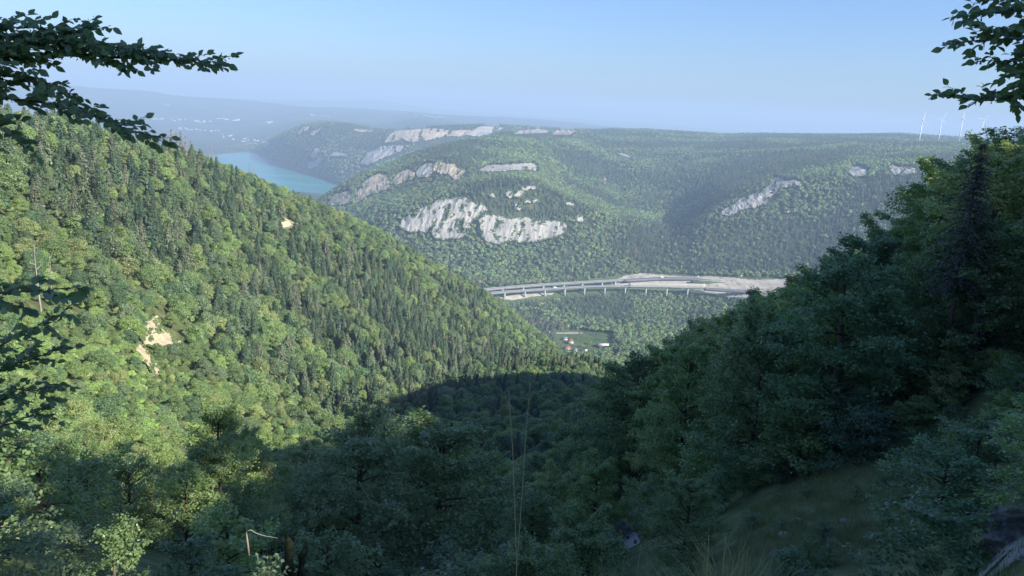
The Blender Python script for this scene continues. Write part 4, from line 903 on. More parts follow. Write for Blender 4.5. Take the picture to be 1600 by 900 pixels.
# ---------------------------------------------------------------- wind turbines
M_TURB = plain('turbine_white', (0.80, 0.80, 0.79), 0.4, 0.4)
def turbine(label, hx, hy, r, Ht, rot, L=40):
    p = at(hx, hy, r); zg = float(ground(p[0], p[1])[0]); h = max(p[2] - zg + 4, Ht)
    yaw = -math.atan2(p[0], p[1]) + 0.25
    root = empty('wind_turbine', (p[0], p[1], p[2] - h), yaw); tag(root, label, 'wind turbine', 'wind turbines on the far plateau')
    MB().tube([(0, 0, 0), (0, 0, h * 0.5), (0, 0, h - 1.6)], [2.9, 2.3, 1.5], 16).build('tower', M_TURB, root, True)
    nb = MB(); nb.box((0, 1.5, h), (3.4, 9.5, 3.4)); nb.box((0, 5.0, h + 0.2), (2.6, 2.4, 2.6)); nb.build('nacelle', M_TURB, root)
    MB().tube([(0, -3.2, h), (0, -4.4, h), (0, -5.5, h), (0, -6.0, h)], [1.9, 1.8, 1.1, 0.2], 12).build('hub', M_TURB, root, True)
    for k in range(3):
        a = rad(rot + 120 * k); d = np.array([math.sin(a), 0, math.cos(a)]); s = np.array([math.cos(a), 0, -math.sin(a)]); yv = np.array([0, 1.0, 0])
        u = np.array([0.02, 0.08, 0.2, 0.45, 0.75, 1.0]); ch = np.array([1.8, 2.2, 3.6, 2.6, 1.6, 0.4]); th = np.array([1.7, 1.5, 0.8, 0.5, 0.3, 0.1]); tw = np.radians([0, 10, 18, 8, 3, 0])
        V = []
        for uu, c, t, w_ in zip(u, ch, th, tw):
            cd = s * math.cos(w_) + yv * math.sin(w_); nd = -s * math.sin(w_) + yv * math.cos(w_); b = d * uu * L + [0, -4.4, h]
            V += [b - cd * c * 0.3, b + nd * t * 0.5, b + cd * c * 0.7, b - nd * t * 0.5]
        q = [[i * 4 + j, i * 4 + (j + 1) % 4, (i + 1) * 4 + (j + 1) % 4, (i + 1) * 4 + j] for i in range(5) for j in range(4)] + [[3, 2, 1, 0], [20, 21, 22, 23]]
        MB().add(V, q).build('blade', M_TURB, root, True)
turbine('nearest white wind turbine, standing lowest on the plateau slope', 1441.5, 189, 4040, 104, 8)
turbine('white wind turbine second from the nearest, one blade pointing level', 1472, 186.5, 4600, 104, 25)
turbine('white wind turbine with one blade straight up, just above the dark treetops', 1504.5, 186, 4500, 104, 2)
turbine('wind turbine with two blades raised in a wide V, closest to the dark slope', 1537, 187, 4700, 104, 40, 34)

# ---------------------------------------------------------------- the far town beyond the lake
M_TOWN = [plain('town_white', (0.55, 0.54, 0.53), 0.8), plain('town_cream', (0.46, 0.42, 0.37), 0.8), plain('town_roof', (0.36, 0.24, 0.19), 0.9)]
def town_building(px, py, L, W, Hh, k, g):
    R = hit(np.array([px]), np.array([py]), 6000)[0]
    if np.isnan(R): return
    p = at(px, py, R); o = empty('town_building', p, float(g.uniform(-0.5, 0.5)))
    MB().box((0, 0, Hh / 2 - 1), (L, W, Hh + 2)).build('wall', M_TOWN[k % 2], o)
    V = [(-L/2, -W/2, Hh), (L/2, -W/2, Hh), (L/2, W/2, Hh), (-L/2, W/2, Hh), (-L/2, 0, Hh + W * 0.15), (L/2, 0, Hh + W * 0.15)]
    MB().add(V, [[0, 1, 5, 4], [2, 3, 4, 5]], [[1, 2, 5], [3, 0, 4]]).build('roof', M_TOWN[0] if k == 0 else M_TOWN[2], o)
    return o
g = np.random.default_rng(77); TW = []
for (x0, x1, y0, y1, n_, lb, big) in ((228, 330, 183, 193, 34, 'pale building in the band of town under the far hill', 26), (275, 350, 200, 207, 16, 'white building in the lower row of the far town', 24), (340, 424, 185, 193, 10, 'pale works hall at the end of the far town band', 60), (345, 428, 209, 232, 26, 'small pale house near the head of the lake', 20), (240, 330, 160, 172, 8, 'lone white house on the wooded far hill', 20), (480, 520, 178, 184, 8, 'pale house in the far village above the headland', 26), (620, 690, 176, 186, 12, 'pale house in the distant village behind the headland', 30)):
    for i in range(n_):
        px = g.uniform(x0, x1); py = y0 + (px - x0) / (x1 - x0) * (y1 - y0) * 0.7 + g.uniform(0, 0.3) * (y1 - y0)
        s = big * g.uniform(0.6, 1.6)
        o = town_building(px, py, s, s * 0.6, g.uniform(7, 13), int(g.integers(0, 3)), g)
        if o: tag(o, lb, 'building', lb.replace('pale ', '').replace('white ', '') + 's')
# ---------------------------------------------------------------- trees one can tell apart
MARKS = [(245, 535, 'the bare sandy scar'), (450, 350, 'the small pale rock'), (66, 420, 'the tall pale snag'), (772, 452, 'the viaduct end'), (430, 265, 'the lake'), (285, 232, 'the dead ridge spruces'), (890, 528, 'the village'), (450, 722, 'the sunlit gully foot'), (1300, 790, 'the grassy clearing'), (1510, 310, 'the big dead spruce'), (300, 770, 'the pale stemmed bush'), (240, 205, 'the lower bough tip'), (650, 345, 'the white cliff'), (1480, 200, 'the wind turbines'), (1570, 810, 'the grey boulder'), (815, 700, 'the grass stalks'), (455, 860, 'the mossy stump'), (555, 300, 'the ochre cliff'), (950, 830, 'the grey gully rocks'), (731, 500, 'the thin white snag'), (140, 620, 'the sandy open slope'), (640, 630, 'the shade edge'), (1180, 450, 'the road bends'), (218, 370, 'the grey snag')]
USED = {}
ORD = ['first', 'second', 'third', 'fourth', 'fifth', 'sixth', 'seventh', 'eighth', 'ninth', 'tenth', 'eleventh', 'twelfth']
def where(px, py):
    d = [math.hypot(px - x, py - y) for x, y, _ in MARKS]; i = int(np.argmin(d)); x, y, nm = MARKS[i]
    dx, dy = px - x, py - y
    if d[i] < 16: return 'right by ' + nm
    a = math.degrees(math.atan2(-dy, dx)) % 360
    w_ = ['right of', 'up right of', 'above', 'up left of', 'left of', 'down left of', 'below', 'down right of'][int(((a + 22.5) % 360) // 45)]
    return ('just ' if d[i] < 45 else 'well ' if d[i] > 120 else '') + w_ + ' ' + nm
PENDING = []
def plant(kind, key, var, p, sc, rz, tint, px, py, look, cat, group, lean=(0, 0)):
    wm, cm = PROTO[key][var]
    root = bpy.data.objects.new(kind, None); C.objects.link(root); root.location = p; root.rotation_euler = (lean[0], lean[1], rz); root.scale = sc; root.empty_display_size = 0.3
    for me in (wm, cm):
        if me is None: continue
        c = bpy.data.objects.new(me.name.split('.')[0], me); C.objects.link(c); c.parent = root
        if me is cm: c['tint'] = [float(x) for x in tint]
    PENDING.append((root, look, where(px, py), px, py, cat, group))
    return root
def finish_labels():
    by = {}
    for r in PENDING: by.setdefault((r[1], r[2]), []).append(r)
    for (look, wh), L in by.items():
        L.sort(key=lambda r: r[3])
        for i, r in enumerate(L):
            lb = look + ' ' + wh
            if len(L) > 1: lb += ', ' + (ORD[i] + ' from left' if i < 12 and i < len(L) - 1 else ('last at right' if i == len(L) - 1 else 'mid row'))
            tag(r[0], lb, r[5], r[6])
TREES = []     # px size, kind, key, P, height, width scale, tint, name of colour, px, py, zone
def add_trees(P, zone, hfun, seed, con_bias):
    g = np.random.default_rng(seed); px, py = proj(P)
    mix = fbm(P[:, 0] / 70, P[:, 1] / 70, 0, 3, 71) + con_bias(px, py) + g.normal(size=len(P)) * 0.22
    for i in range(len(P)):
        r = math.hypot(P[i, 0], P[i, 1]); con = mix[i] > 0
        h = hfun(px[i], py[i], r, con, g, P[i])
        if h is None: continue
        patch = 1 + 0.25 * float(fbm(P[i, 0] / 60, P[i, 1] / 60, 0, 2, 81))
        if con:
            k = int(g.integers(0, 5)); tint = FIRS[k] * g.uniform(0.85, 1.2) * patch; cn = FIR_NAME[k]
        else:
            k = int(g.choice(6, p=[.2, .22, .16, .17, .13, .12])); tint = GREENS[k] * g.uniform(0.85, 1.2) * patch; cn = GREEN_NAME[k]
        TREES.append((FPX * h / r, con, zone, P[i], h, g.uniform(0.88, 1.15), tint, cn, px[i], py[i], r))
SKY_X = [905, 950, 1000, 1050, 1090, 1150, 1200, 1240, 1290, 1330, 1380, 1420, 1450, 1500, 1540, 1570, 1600, 1800]
SKY_Y = [598, 575, 540, 512, 497, 460, 445, 418, 385, 352, 318, 292, 250, 226, 212, 196, 178, 90]
def h_right(px, py, r, con, g, p):
    et = float(pix(px, np.interp(px, SKY_X, SKY_Y))[1]); mx = et * r - p[2]
    if mx < 2.5: return None
    h = min(g.uniform(10, 19), mx * g.uniform(0.84, 1.02))
    return h if h > 2.0 else None
CLEARING = [(1140, 890), (1165, 800), (1290, 740), (1400, 708), (1465, 690), (1485, 715), (1450, 780), (1400, 850), (1250, 900)]
NEARROCK = [(1500, 760), (1620, 740), (1640, 930), (1480, 930)]
BOTTOMROCK = [(925, 880), (935, 800), (985, 800), (1000, 850), (985, 900)]
# right-hand slope
P, vis = sample(46, 215, 4.6, 930, 1780, 0.25, seed=5)
P = P[thin(P, 4.3)]
px, py = proj(P); ok_ = ~inpoly(px, py, CLEARING) & ~inpoly(px, py, BOTTOMROCK) & (px > 925) & ~inpoly(px, py, NEARROCK)
add_trees(P[ok_], 'right', h_right, 6, lambda a, b: np.full(np.shape(a), -0.75))
# shaded gully
def h_mid(px, py, r, con, g, p):
    if px > 900:
        et = float(pix(px, np.interp(px, SKY_X, SKY_Y))[1]); mx = et * r - p[2]
        if mx < 3: return None
        return min(g.uniform(9, 15), mx)
    return g.uniform(8, 13.5) if not con else g.uniform(10, 17)
P, vis = sample(42, 900, 6.2, 330, 985, 0.12, seed=7); P = P[thin(P, 5.6)]
px, py = proj(P)
lim = np.interp(px, [330, 420, 600, 700, 800, 985], [760, 740, 700, 650, 622, 600]); r_ = np.hypot(P[:, 0], P[:, 1])
ok_ = (px > 330) & (px < 985) & (py > lim) & ~inpoly(px, py, BOTTOMROCK)
add_trees(P[ok_], 'gully', h_mid, 8, lambda a, b: np.full(np.shape(a), -0.52))
# sunlit hillside
def h_left(px, py, r, con, g, p):
    if inpoly(np.array([px]), np.array([py]), SPARSE)[0]: return g.uniform(1.5, 4.0) if (g.random() < 0.85 or 190 < px < 300) else g.uniform(5, 8)
    k = np.interp(r, [120, 200, 300, 420], [0.42, 0.6, 0.85, 1.0])
    return (g.uniform(8.5, 14.5) if not con else g.uniform(11, 18.5)) * k
SPARSE = [(-100, 480), (150, 500), (215, 560), (290, 590), (300, 640), (230, 690), (-100, 720)]
P, vis = sample(120, 1560, 5.1, -130, 1000, 0.05, seed=9)
px, py = proj(P); r_ = np.hypot(P[:, 0], P[:, 1])
lim = np.interp(px, [-100, 330, 420, 600, 700, 800, 985], [700, 700, 740, 700, 650, 622, 600])
# on steep ground seen from the front the crowns stand closer
ok_ = (py <= lim) & ~in_clear(px, py) & ~in_clear(px, py - 7) & ~in_clear(px, py - 14); P = P[ok_]; P = P[thin(P, np.interp(np.hypot(P[:, 0], P[:, 1]), [120, 400, 1200], [3.9, 4.9, 5.9]))]
def con_left(px, py):
    v = np.full(np.shape(px), -0.25)
    v = v + 0.28 * inpoly(px, py, [(330, 430), (560, 400), (760, 470), (830, 590), (700, 640), (560, 660), (430, 640), (350, 540)])
    v = v + 0.25 * inpoly(px, py, [(0, 270), (200, 260), (380, 330), (340, 400), (100, 380)])
    v = v - 0.25 * inpoly(px, py, [(430, 300), (620, 340), (760, 450), (640, 430), (440, 380)])
    return v
add_trees(P, 'left', h_left, 10, con_left)
TREES.sort(key=lambda t: -t[0])
n_b = n_c = 0; REST = {}
g = np.random.default_rng(15)
KINDS = {False: ('broadleaf_tree', 'tree', 'leafy trees on the slopes'), True: ('conifer_tree', 'conifer', 'conifers on the slopes')}
for (s, con, zone, p, h, wd, tint, cn, px, py, r) in TREES:
    key = ('near_conifer' if con else ('fine_broad' if r < 125 else 'near_broad')) if (zone != 'left' and r < 300) or r < 330 else ('mid_conifer' if con else 'mid_broad')
    wk = wd * 1.0
    sc = (h * wk * float(g.uniform(0.85, 1.15)), h * wk * float(g.uniform(0.85, 1.15)), h)
    vis_ok = -40 < px < 1640 and py - s < 900
    cnt = n_c if con else n_b
    if vis_ok and cnt < 300:
        if con: n_c += 1
        else: n_b += 1
        kd = KINDS[con]
        size = 'tall' if h > (19 if con else 14) else 'small' if h < (14 if con else 9) else ''
        look = (size + ' ' + cn + (' spruce' if con else ' leafy tree')).strip()
        plant(kd[0], key, int(g.integers(0, len(PROTO[key]))), p - [0, 0, 0.2], sc, g.uniform(0, 6.28), tint, px, py - s * 0.55, look, kd[1], kd[2], (g.normal() * 0.03, g.normal() * 0.03))
    else: REST.setdefault(key, []).append((p, sc, tint))
for key, L in REST.items():
    scatter('conifer_forest' if 'conifer' in key else 'leafy_forest', key, np.array([x[0] for x in L]), np.array([x[1] for x in L]), np.array([x[2] for x in L]), 17, 'rest of the ' + ('conifers' if 'conifer' in key else 'leafy trees') + ' that fill the hillside woods')
print('trees', n_b, n_c, {k: len(v) for k, v in REST.items()})
# undergrowth that fills the gaps between the trees
def under(name, r0, r1, sp, px0, px1, key, hr, seed, keep, tint_k, tol, lb):
    g = np.random.default_rng(seed); P, vis = sample(r0, r1, sp, px0, px1, tol, seed=seed); px, py = proj(P); m = keep(px, py, P); P = P[m]; n_ = len(P)
    h = g.uniform(*hr, n_); wd = g.uniform(1.0, 1.7, n_); k = g.choice(6, n_, p=[.15, .25, .25, .1, .15, .1])
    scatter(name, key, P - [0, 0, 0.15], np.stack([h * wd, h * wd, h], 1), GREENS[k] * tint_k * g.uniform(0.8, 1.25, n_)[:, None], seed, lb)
    print(name, n_)
scar_ = lambda px, py: in_clear(px, py) | in_clear(px, py - 5) | in_clear(px, py - 10)
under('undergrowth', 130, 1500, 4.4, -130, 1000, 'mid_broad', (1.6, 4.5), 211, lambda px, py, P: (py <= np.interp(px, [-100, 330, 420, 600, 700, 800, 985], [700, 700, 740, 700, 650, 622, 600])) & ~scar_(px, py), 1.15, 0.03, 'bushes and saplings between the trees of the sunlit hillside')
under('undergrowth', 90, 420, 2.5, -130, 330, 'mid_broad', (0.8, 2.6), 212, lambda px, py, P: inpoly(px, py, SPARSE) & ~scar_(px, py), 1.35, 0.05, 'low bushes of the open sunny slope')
under('undergrowth', 46, 200, 3.6, 925, 1760, 'fine_shrub', (1.8, 4.2), 213, lambda px, py, P: ~inpoly(px, py, CLEARING) & ~inpoly(px, py, BOTTOMROCK), 1.0, 0.25, 'bushes filling the shaded right slope under the trees')
under('undergrowth', 13, 48, 1.9, 1400, 1780, 'fine_shrub', (0.7, 2.0), 215, lambda px, py, P: ~inpoly(px, py, CLEARING) & ~inpoly(px, py, NEARROCK) & (px > 1420), 1.0, 0.6, 'low bushes over the shaded bank at the right')
under('undergrowth', 40, 800, 4.4, 330, 985, 'near_broad', (1.8, 4.5), 214, lambda px, py, P: (py > np.interp(px, [330, 420, 600, 700, 800, 985], [760, 740, 700, 650, 622, 600])) & ~inpoly(px, py, BOTTOMROCK), 1.0, 0.15, 'bushes filling the shaded gully')
# unseen trees added right of frame, to make the left bank's shade edge ragged
g = np.random.default_rng(301); TP = []
for i in range(60):
    t = rad(g.uniform(44, 128)); r = g.uniform(60, 190); x, y = math.sin(t) * r, math.cos(t) * r
    TP.append((x, y, float(ground(x, y)[0]) - 0.2))
TP = np.array(TP); hh = g.uniform(7, 13, len(TP))
scatter('leafy_forest', 'near_broad', TP, np.stack([hh, hh, hh], 1), GREENS[g.integers(0, 6, len(TP))], 302, 'unseen leafy trees added beside the viewpoint to make the shade edge ragged')
# dead trees
def stand(px, py, rmin=100):
    R = hit(np.array([px]), np.array([py]), rmin)[0]
    return at(px, py, R), R
def dead(kind, px, py_top, py_base, var, w_, look, tint=(0.2, 0.145, 0.115), rmin=100):
    p, R = stand(px, py_base, rmin); h = (py_base - py_top) * R / FPX
    plant(kind, 'dead_conifer' if kind == 'dead_spruce' else 'snag', var, p - [0, 0, 0.3], (h * w_, h * w_, h), px, tint, px, (py_top + py_base) / 2, look, 'dead tree', 'dead trees on the sunlit hillside')
for i, (x, a, b) in enumerate([(262, 218, 262), (270, 205, 262), (277, 212, 265), (284, 208, 262), (291, 216, 266), (299, 222, 262), (325, 228, 262), (332, 226, 264), (340, 232, 265), (390, 255, 285), (396, 258, 288), (516, 312, 336), (523, 316, 340), (508, 310, 332), (322, 262, 290), (150, 240, 275), (218, 344, 390), (40, 310, 346), (68, 318, 350), (697, 518, 552), (709, 515, 545), (738, 505, 535), (490, 348, 372), (520, 340, 370), (536, 345, 370), (665, 600, 640), (655, 612, 636)]):
    if x in (218,): continue
    dead('dead_spruce', x, a, b, i % 3, 1.0, 'bare pinkish grey dead spruce' if i % 2 else 'brown dead spruce', tuple(DEADC[i % 3]))
for i, (x, a, b, lk) in enumerate([(66, 385, 500, 'tall pale snag with broken limbs'), (80, 400, 470, 'short forked pale snag'), (218, 344, 392, 'grey broken snag with a bare top'), (731, 480, 530, 'thin white snag standing over green crowns'), (130, 190, 226, 'thin grey snag on the ridge'), (285, 285, 312, 'slender grey snag among leafy crowns'), (478, 700, 726, 'pale broken snag at the edge of the shade')]):
    dead('snag', x, a, b, i % 3, 0.65, lk)
# the big dead spruce on the shaded slope
g = np.random.default_rng(91)
V, Q = conifer_crown(g, 1, 0.30, 26, 9, 22, 0.016, 0.05, 0.55, 0.1, 0.7)
tb = trunk_mb(g, 1, 0.014, 0.99, 0.01, 0, k=6)
for i in range(46):
    t = 0.08 + 0.88 * i / 46; a = i * 2.4; L = 0.32 * (1 - t) ** 0.7
    s = np.linspace(0, 1, 5)[:, None]; d = np.array([math.cos(a), math.sin(a), 0])
    tb.tube(np.array([0, 0, t]) + d * s * L - np.array([0, 0, 1]) * (0.5 * L * s ** 2) + g.normal(size=(5, 3)) * 0.006, np.linspace(0.0045, 0.001, 5), 4)
PROTO['big_dead'] = [(wood(tb, 'trunk', M_BARK), mesh_np('crown', V, [Q], M_NEEDLE))]
p = at(1505, 395, 50); zt = at(1522, 222, 50)[2]; zb = p[2] - 2.5
plant('dead_spruce', 'big_dead', 0, np.array([p[0], p[1], zb]), (zt - zb,) * 3, 0.6, (0.052, 0.055, 0.046), 1510, 310, 'big dark dead spruce with drooping bare boughs', 'dead tree', None)
# shrubs: left bank, clearing edge, below the ledge
SH = []
def shrubs(r0, r1, sp, px0, px1, poly, hr, seed, look, pal, key='fine_shrub', tol=0.5, dim=1.0):
    g = np.random.default_rng(seed); P, vis = sample(r0, r1, sp, px0, px1, tol, seed=seed); P = P[thin(P, sp * 0.75)]
    px, py = proj(P)
    for i in np.nonzero(inpoly(px, py, poly))[0]:
        h = g.uniform(*hr); k = int(g.integers(0, len(pal)))
        var = int(g.integers(0, len(PROTO[key])))
        wd = g.uniform(0.9, 1.5)
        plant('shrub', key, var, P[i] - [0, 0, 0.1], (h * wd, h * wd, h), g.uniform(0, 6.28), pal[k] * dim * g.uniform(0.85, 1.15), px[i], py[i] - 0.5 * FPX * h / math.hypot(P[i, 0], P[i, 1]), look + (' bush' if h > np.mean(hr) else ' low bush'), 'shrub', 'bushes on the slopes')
LEFT = [(-150, 560), (60, 600), (230, 640), (400, 720), (430, 1000), (-150, 1100)]
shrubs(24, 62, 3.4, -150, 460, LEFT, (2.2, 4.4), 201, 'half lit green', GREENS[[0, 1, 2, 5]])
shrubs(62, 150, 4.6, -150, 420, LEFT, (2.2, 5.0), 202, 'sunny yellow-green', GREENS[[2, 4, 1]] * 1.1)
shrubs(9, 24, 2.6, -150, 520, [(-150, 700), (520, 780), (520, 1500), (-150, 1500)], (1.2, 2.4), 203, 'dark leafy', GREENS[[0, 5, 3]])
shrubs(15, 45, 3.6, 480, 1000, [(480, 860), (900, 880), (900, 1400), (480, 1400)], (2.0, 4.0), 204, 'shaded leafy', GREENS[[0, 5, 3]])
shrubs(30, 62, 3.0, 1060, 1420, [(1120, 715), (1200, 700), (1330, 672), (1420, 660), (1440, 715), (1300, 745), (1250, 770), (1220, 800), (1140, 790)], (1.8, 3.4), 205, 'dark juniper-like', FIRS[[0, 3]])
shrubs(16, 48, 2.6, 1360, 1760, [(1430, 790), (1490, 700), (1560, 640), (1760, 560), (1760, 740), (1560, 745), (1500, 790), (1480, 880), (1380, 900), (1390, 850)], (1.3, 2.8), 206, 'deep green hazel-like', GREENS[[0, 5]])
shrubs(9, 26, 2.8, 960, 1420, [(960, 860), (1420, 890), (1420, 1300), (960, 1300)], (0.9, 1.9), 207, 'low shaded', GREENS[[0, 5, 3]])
shrubs(14, 62, 2.3, 1100, 1500, CLEARING, (0.35, 0.95), 208, 'tiny olive', GREENS[[0, 2, 3]])
# a small conical beech below the ledge
for (px, pt, pb, r, var, lk) in ((1062, 745, 905, 34, 1, 'conical young beech standing before the grassy clearing'), (905, 800, 925, 24, 2, 'young sprawling tree beside the grey gully rocks'), (820, 850, 960, 17, 0, 'pale young ash tuft under the grass stalks'), (505, 785, 930, 46, 3, 'yellowish young tree beside the mossy stump'), (345, 695, 860, 42, 4, 'pale stemmed open bush with bare lower limbs')):
    b = at(px, pb, r); zt = at(px, pt, r)[2]; zg = float(ground(b[0], b[1])[0]) - 0.2; h = zt - zg
    plant('broadleaf_tree', 'fine_broad', var, np.array([b[0], b[1], zg]), (h * 0.95, h * 0.95, h), var, GREENS[4 if 'yellow' in lk else 0] * 1.05, px, (pt + pb) / 2, lk, 'tree', 'leafy trees on the slopes')
# ---------------------------------------------------------------- boughs hanging into the view, leaf by leaf
def beech_leaf(fold=0.18):
    """one ovate leaf, unit length along +Y, stalk at the origin, 10 triangles"""
    ys = [0.0, 0.18, 0.45, 0.72, 1.0]; ws = [0.02, 0.24, 0.33, 0.22, 0.0]
    V = []
    for y, w_ in zip(ys, ws):
        z = -0.16 * y * y
        V += [(-w_, y, z + fold * w_), (0, y, z), (w_, y, z + fold * w_)]
    q = []
    for i in range(4):
        a = i * 3; q += [[a, a + 1, a + 4, a + 3], [a + 1, a + 2, a + 5, a + 4]]
    return np.array(V), np.array(q)
LV, LQ = beech_leaf()
M_BLEAF = plain('beech_leaf', (0.045, 0.075, 0.022), 0.42, 0.4, 3.0, 0.3)
def leaf_blend():
    m, n, l, b = newmat('bough_leaf')
    oi = n.new('ShaderNodeObjectInfo'); ge = n.new('ShaderNodeNewGeometry')
    ad = n.new('ShaderNodeMath'); ad.operation = 'ADD'; l.new(oi.outputs['Random'], ad.inputs[0]); l.new(ge.outputs['Random Per Island'], ad.inputs[1])
    fr = n.new('ShaderNodeMath'); fr.operation = 'FRACT'; l.new(ad.outputs[0], fr.inputs[0])
    r = ramp(n, [(0.0, (0.065, 0.105, 0.04)), (0.6, (0.09, 0.14, 0.05)), (1.0, (0.11, 0.16, 0.055))]); l.new(fr.outputs[0], r.inputs[0])
    l.new(r.outputs[0], b.inputs['Base Color']); b.inputs['Roughness'].default_value = 0.4; b.inputs['Specular IOR Level'].default_value = 0.4
    tr = n.new('ShaderNodeBsdfTranslucent'); l.new(r.outputs[0], tr.inputs[0]); mx = n.new('ShaderNodeAddShader')
    l.new(b.outputs[0], mx.inputs[0]); l.new(tr.outputs[0], mx.inputs[1]); l.new(mx.outputs[0], n['Material Output'].inputs['Surface'])
    return m
M_BOUGH = leaf_blend()
LEAF_ME = mesh_np('leaf', LV, [LQ], M_BOUGH, True)
def frame(y, n_):
    y = y / (np.linalg.norm(y) + 1e-9); n_ = n_ - y * (n_ @ y); n_ = n_ / (np.linalg.norm(n_) + 1e-9); x = np.cross(y, n_)
    return np.stack([x, y, n_], 1)
def overhang(label, root_p, trunk_h, boughs, leaf_len, seed, nmax=300, trunk=True, tw=(0.10, 0.34), dens=1.0, kind='beech_tree'):
    """boughs: list of (list of (px,py,r), radius, n twigs)"""
    g = np.random.default_rng(seed)
    root = empty(kind, root_p); tag(root, label, 'tree' if trunk else 'shrub', None)
    ro = np.array(root_p); Ls = []
    if trunk:
        mb = MB(); z = np.linspace(-0.5, trunk_h, 9); mb.tube(np.stack([0.05 * np.sin(z), 0.04 * np.cos(z * 1.3), z], 1), np.linspace(0.17, 0.07, 9), 10); mb.build('trunk', M_BARK, root, True)
    for pts, rad0, ntw in boughs:
        W = np.array([at(a, b, c) for a, b, c in pts]) - ro
        s = np.concatenate([[0], np.cumsum(np.linalg.norm(np.diff(W, axis=0), axis=1))]); n = 40
        u = np.linspace(0, s[-1], n); Cc = np.stack([np.interp(u, s, W[:, k]) for k in range(3)], 1)
        for _ in range(4): Cc[1:-1] = (Cc[:-2] + Cc[2:] + 2 * Cc[1:-1]) / 4
        Cc += g.normal(size=Cc.shape) * 0.004
        mb = MB(); mb.tube(Cc, np.linspace(rad0, 0.0022, n), 6); T = np.gradient(Cc, axis=0); T /= np.linalg.norm(T, axis=1, keepdims=True)
        def twig(c0, d, L, lvl):
            m_ = 8; q = np.linspace(0, 1, m_)[:, None]
            sag = np.array([0, 0, -0.12 * L]) * q ** 2
            Tw = c0 + d * q * L + sag + g.normal(size=(m_, 3)) * 0.006 * q
            mb.tube(Tw, np.linspace(0.0032, 0.0012, m_), 4)
            k = max(4, int(L / (leaf_len * 0.30) * dens))
            for j in range(k + 1):
                v = (j + 0.4) / (k + 0.4); b = np.array([np.interp(v, q[:, 0], Tw[:, z_]) for z_ in range(3)])
                side = np.cross(d, [0, 0, 1]); side = side / (np.linalg.norm(side) + 1e-9) * (1 if j % 2 else -1)
                y = d * (0.55 if j < k else 1.4) + side * (0.9 if j < k else 0.1) + np.array([0, 0, g.uniform(-0.8, 0.3)]) + g.normal(size=3) * 0.3
                N = np.array([0, 0, 0.8]) + g.normal(size=3) * 0.55 + np.array([0, -0.75, 0])
                Ls.append((b, frame(y, N), leaf_len * g.uniform(0.65, 1.15)))
        for i in range(ntw):
            v = 0.06 + 0.94 * (i + g.random() * 0.7) / ntw; k = min(int(v * (n - 1)), n - 1)
            L = g.uniform(*tw) * (1.15 - 0.75 * v) + 0.04
            sd_ = np.cross(T[k], [0, 0, 1]); sd_ = sd_ / np.linalg.norm(sd_) * (1 if i % 2 else -1)
            d = T[k] * g.uniform(0.5, 1.1) + sd_ * g.uniform(0.5, 1.0) + np.array([0, 0, g.uniform(-0.45, 0.75)])
            twig(Cc[k], d / np.linalg.norm(d), L, 0)
        twig(Cc[-1], T[-1], tw[0], 0)
        br = mb.build('bough', M_BARK, root, True)
    # the leaves that show largest are parts of their own; what is left is one mass
    def vis_key(t):
        px, py = proj(t[0] + ro); r = np.linalg.norm(t[0] + ro)
        return -(t[2] / r) * (1.0 if (-5 < px < 1605 and -5 < py < 905) else 0.05)
    Ls.sort(key=vis_key)
    for b, Fm, L in Ls[:nmax]:
        o = bpy.data.objects.new('leaf', LEAF_ME); C.objects.link(o); o.parent = root
        Mx = Matrix.Identity(4)
        for a_ in range(3):
            for c_ in range(3): Mx[a_][c_] = float(Fm[a_, c_] * L)
            Mx[a_][3] = float(b[a_])
        o.matrix_local = Mx
    if len(Ls) > nmax:
        V = np.concatenate([(LV * L) @ Fm.T + b for b, Fm, L in Ls[nmax:]]); k = len(Ls) - nmax
        Q = (LQ[None] + np.arange(k)[:, None, None] * len(LV)).reshape(-1, 4)
        f = obj('foliage', mesh_np('foliage', V, [Q], M_BOUGH, True), root); f['kind'] = 'stuff'
    return len(Ls)
p = at(-330, 700, 6.3); gz = float(ground(p[0], p[1])[0])
print('leaves', overhang('beech tree whose two long leafy boughs reach in at the top left', (p[0], p[1], gz), 6.5, [
    ([(-300, 140, 6.3), (-120, 100, 6.1), (40, 86, 6.0), (120, 84, 6.0), (200, 90, 5.9), (280, 96, 5.8), (345, 94, 5.8)], 0.02, 78),
    ([(-300, 150, 6.3), (-100, 70, 6.2), (20, 55, 6.1), (90, 52, 6.1), (150, 45, 6.1)], 0.015, 40),
    ([(-280, 240, 6.2), (-100, 170, 6.0), (0, 150, 5.9), (60, 160, 5.8), (130, 175, 5.7), (200, 203, 5.6), (240, 212, 5.6)], 0.017, 52),
    ([(-200, 150, 6.2), (-60, 120, 6.0), (30, 118, 5.9), (110, 145, 5.9)], 0.012, 34),
    ([(-250, 260, 6.2), (-80, 205, 6.0), (0, 195, 5.9), (40, 225, 5.8)], 0.012, 26),
    ([(-250, 100, 6.3), (-100, 75, 6.1), (20, 70, 6.0), (110, 66, 6.0), (200, 76, 5.9), (250, 82, 5.9)], 0.014, 60),
    ([(-250, 70, 6.4), (-100, 50, 6.2), (-20, 42, 6.1), (50, 44, 6.1), (120, 44, 6.1)], 0.012, 26)], 0.062, 301))
p = at(-260, 900, 3.4); gz = float(ground(p[0], p[1])[0])
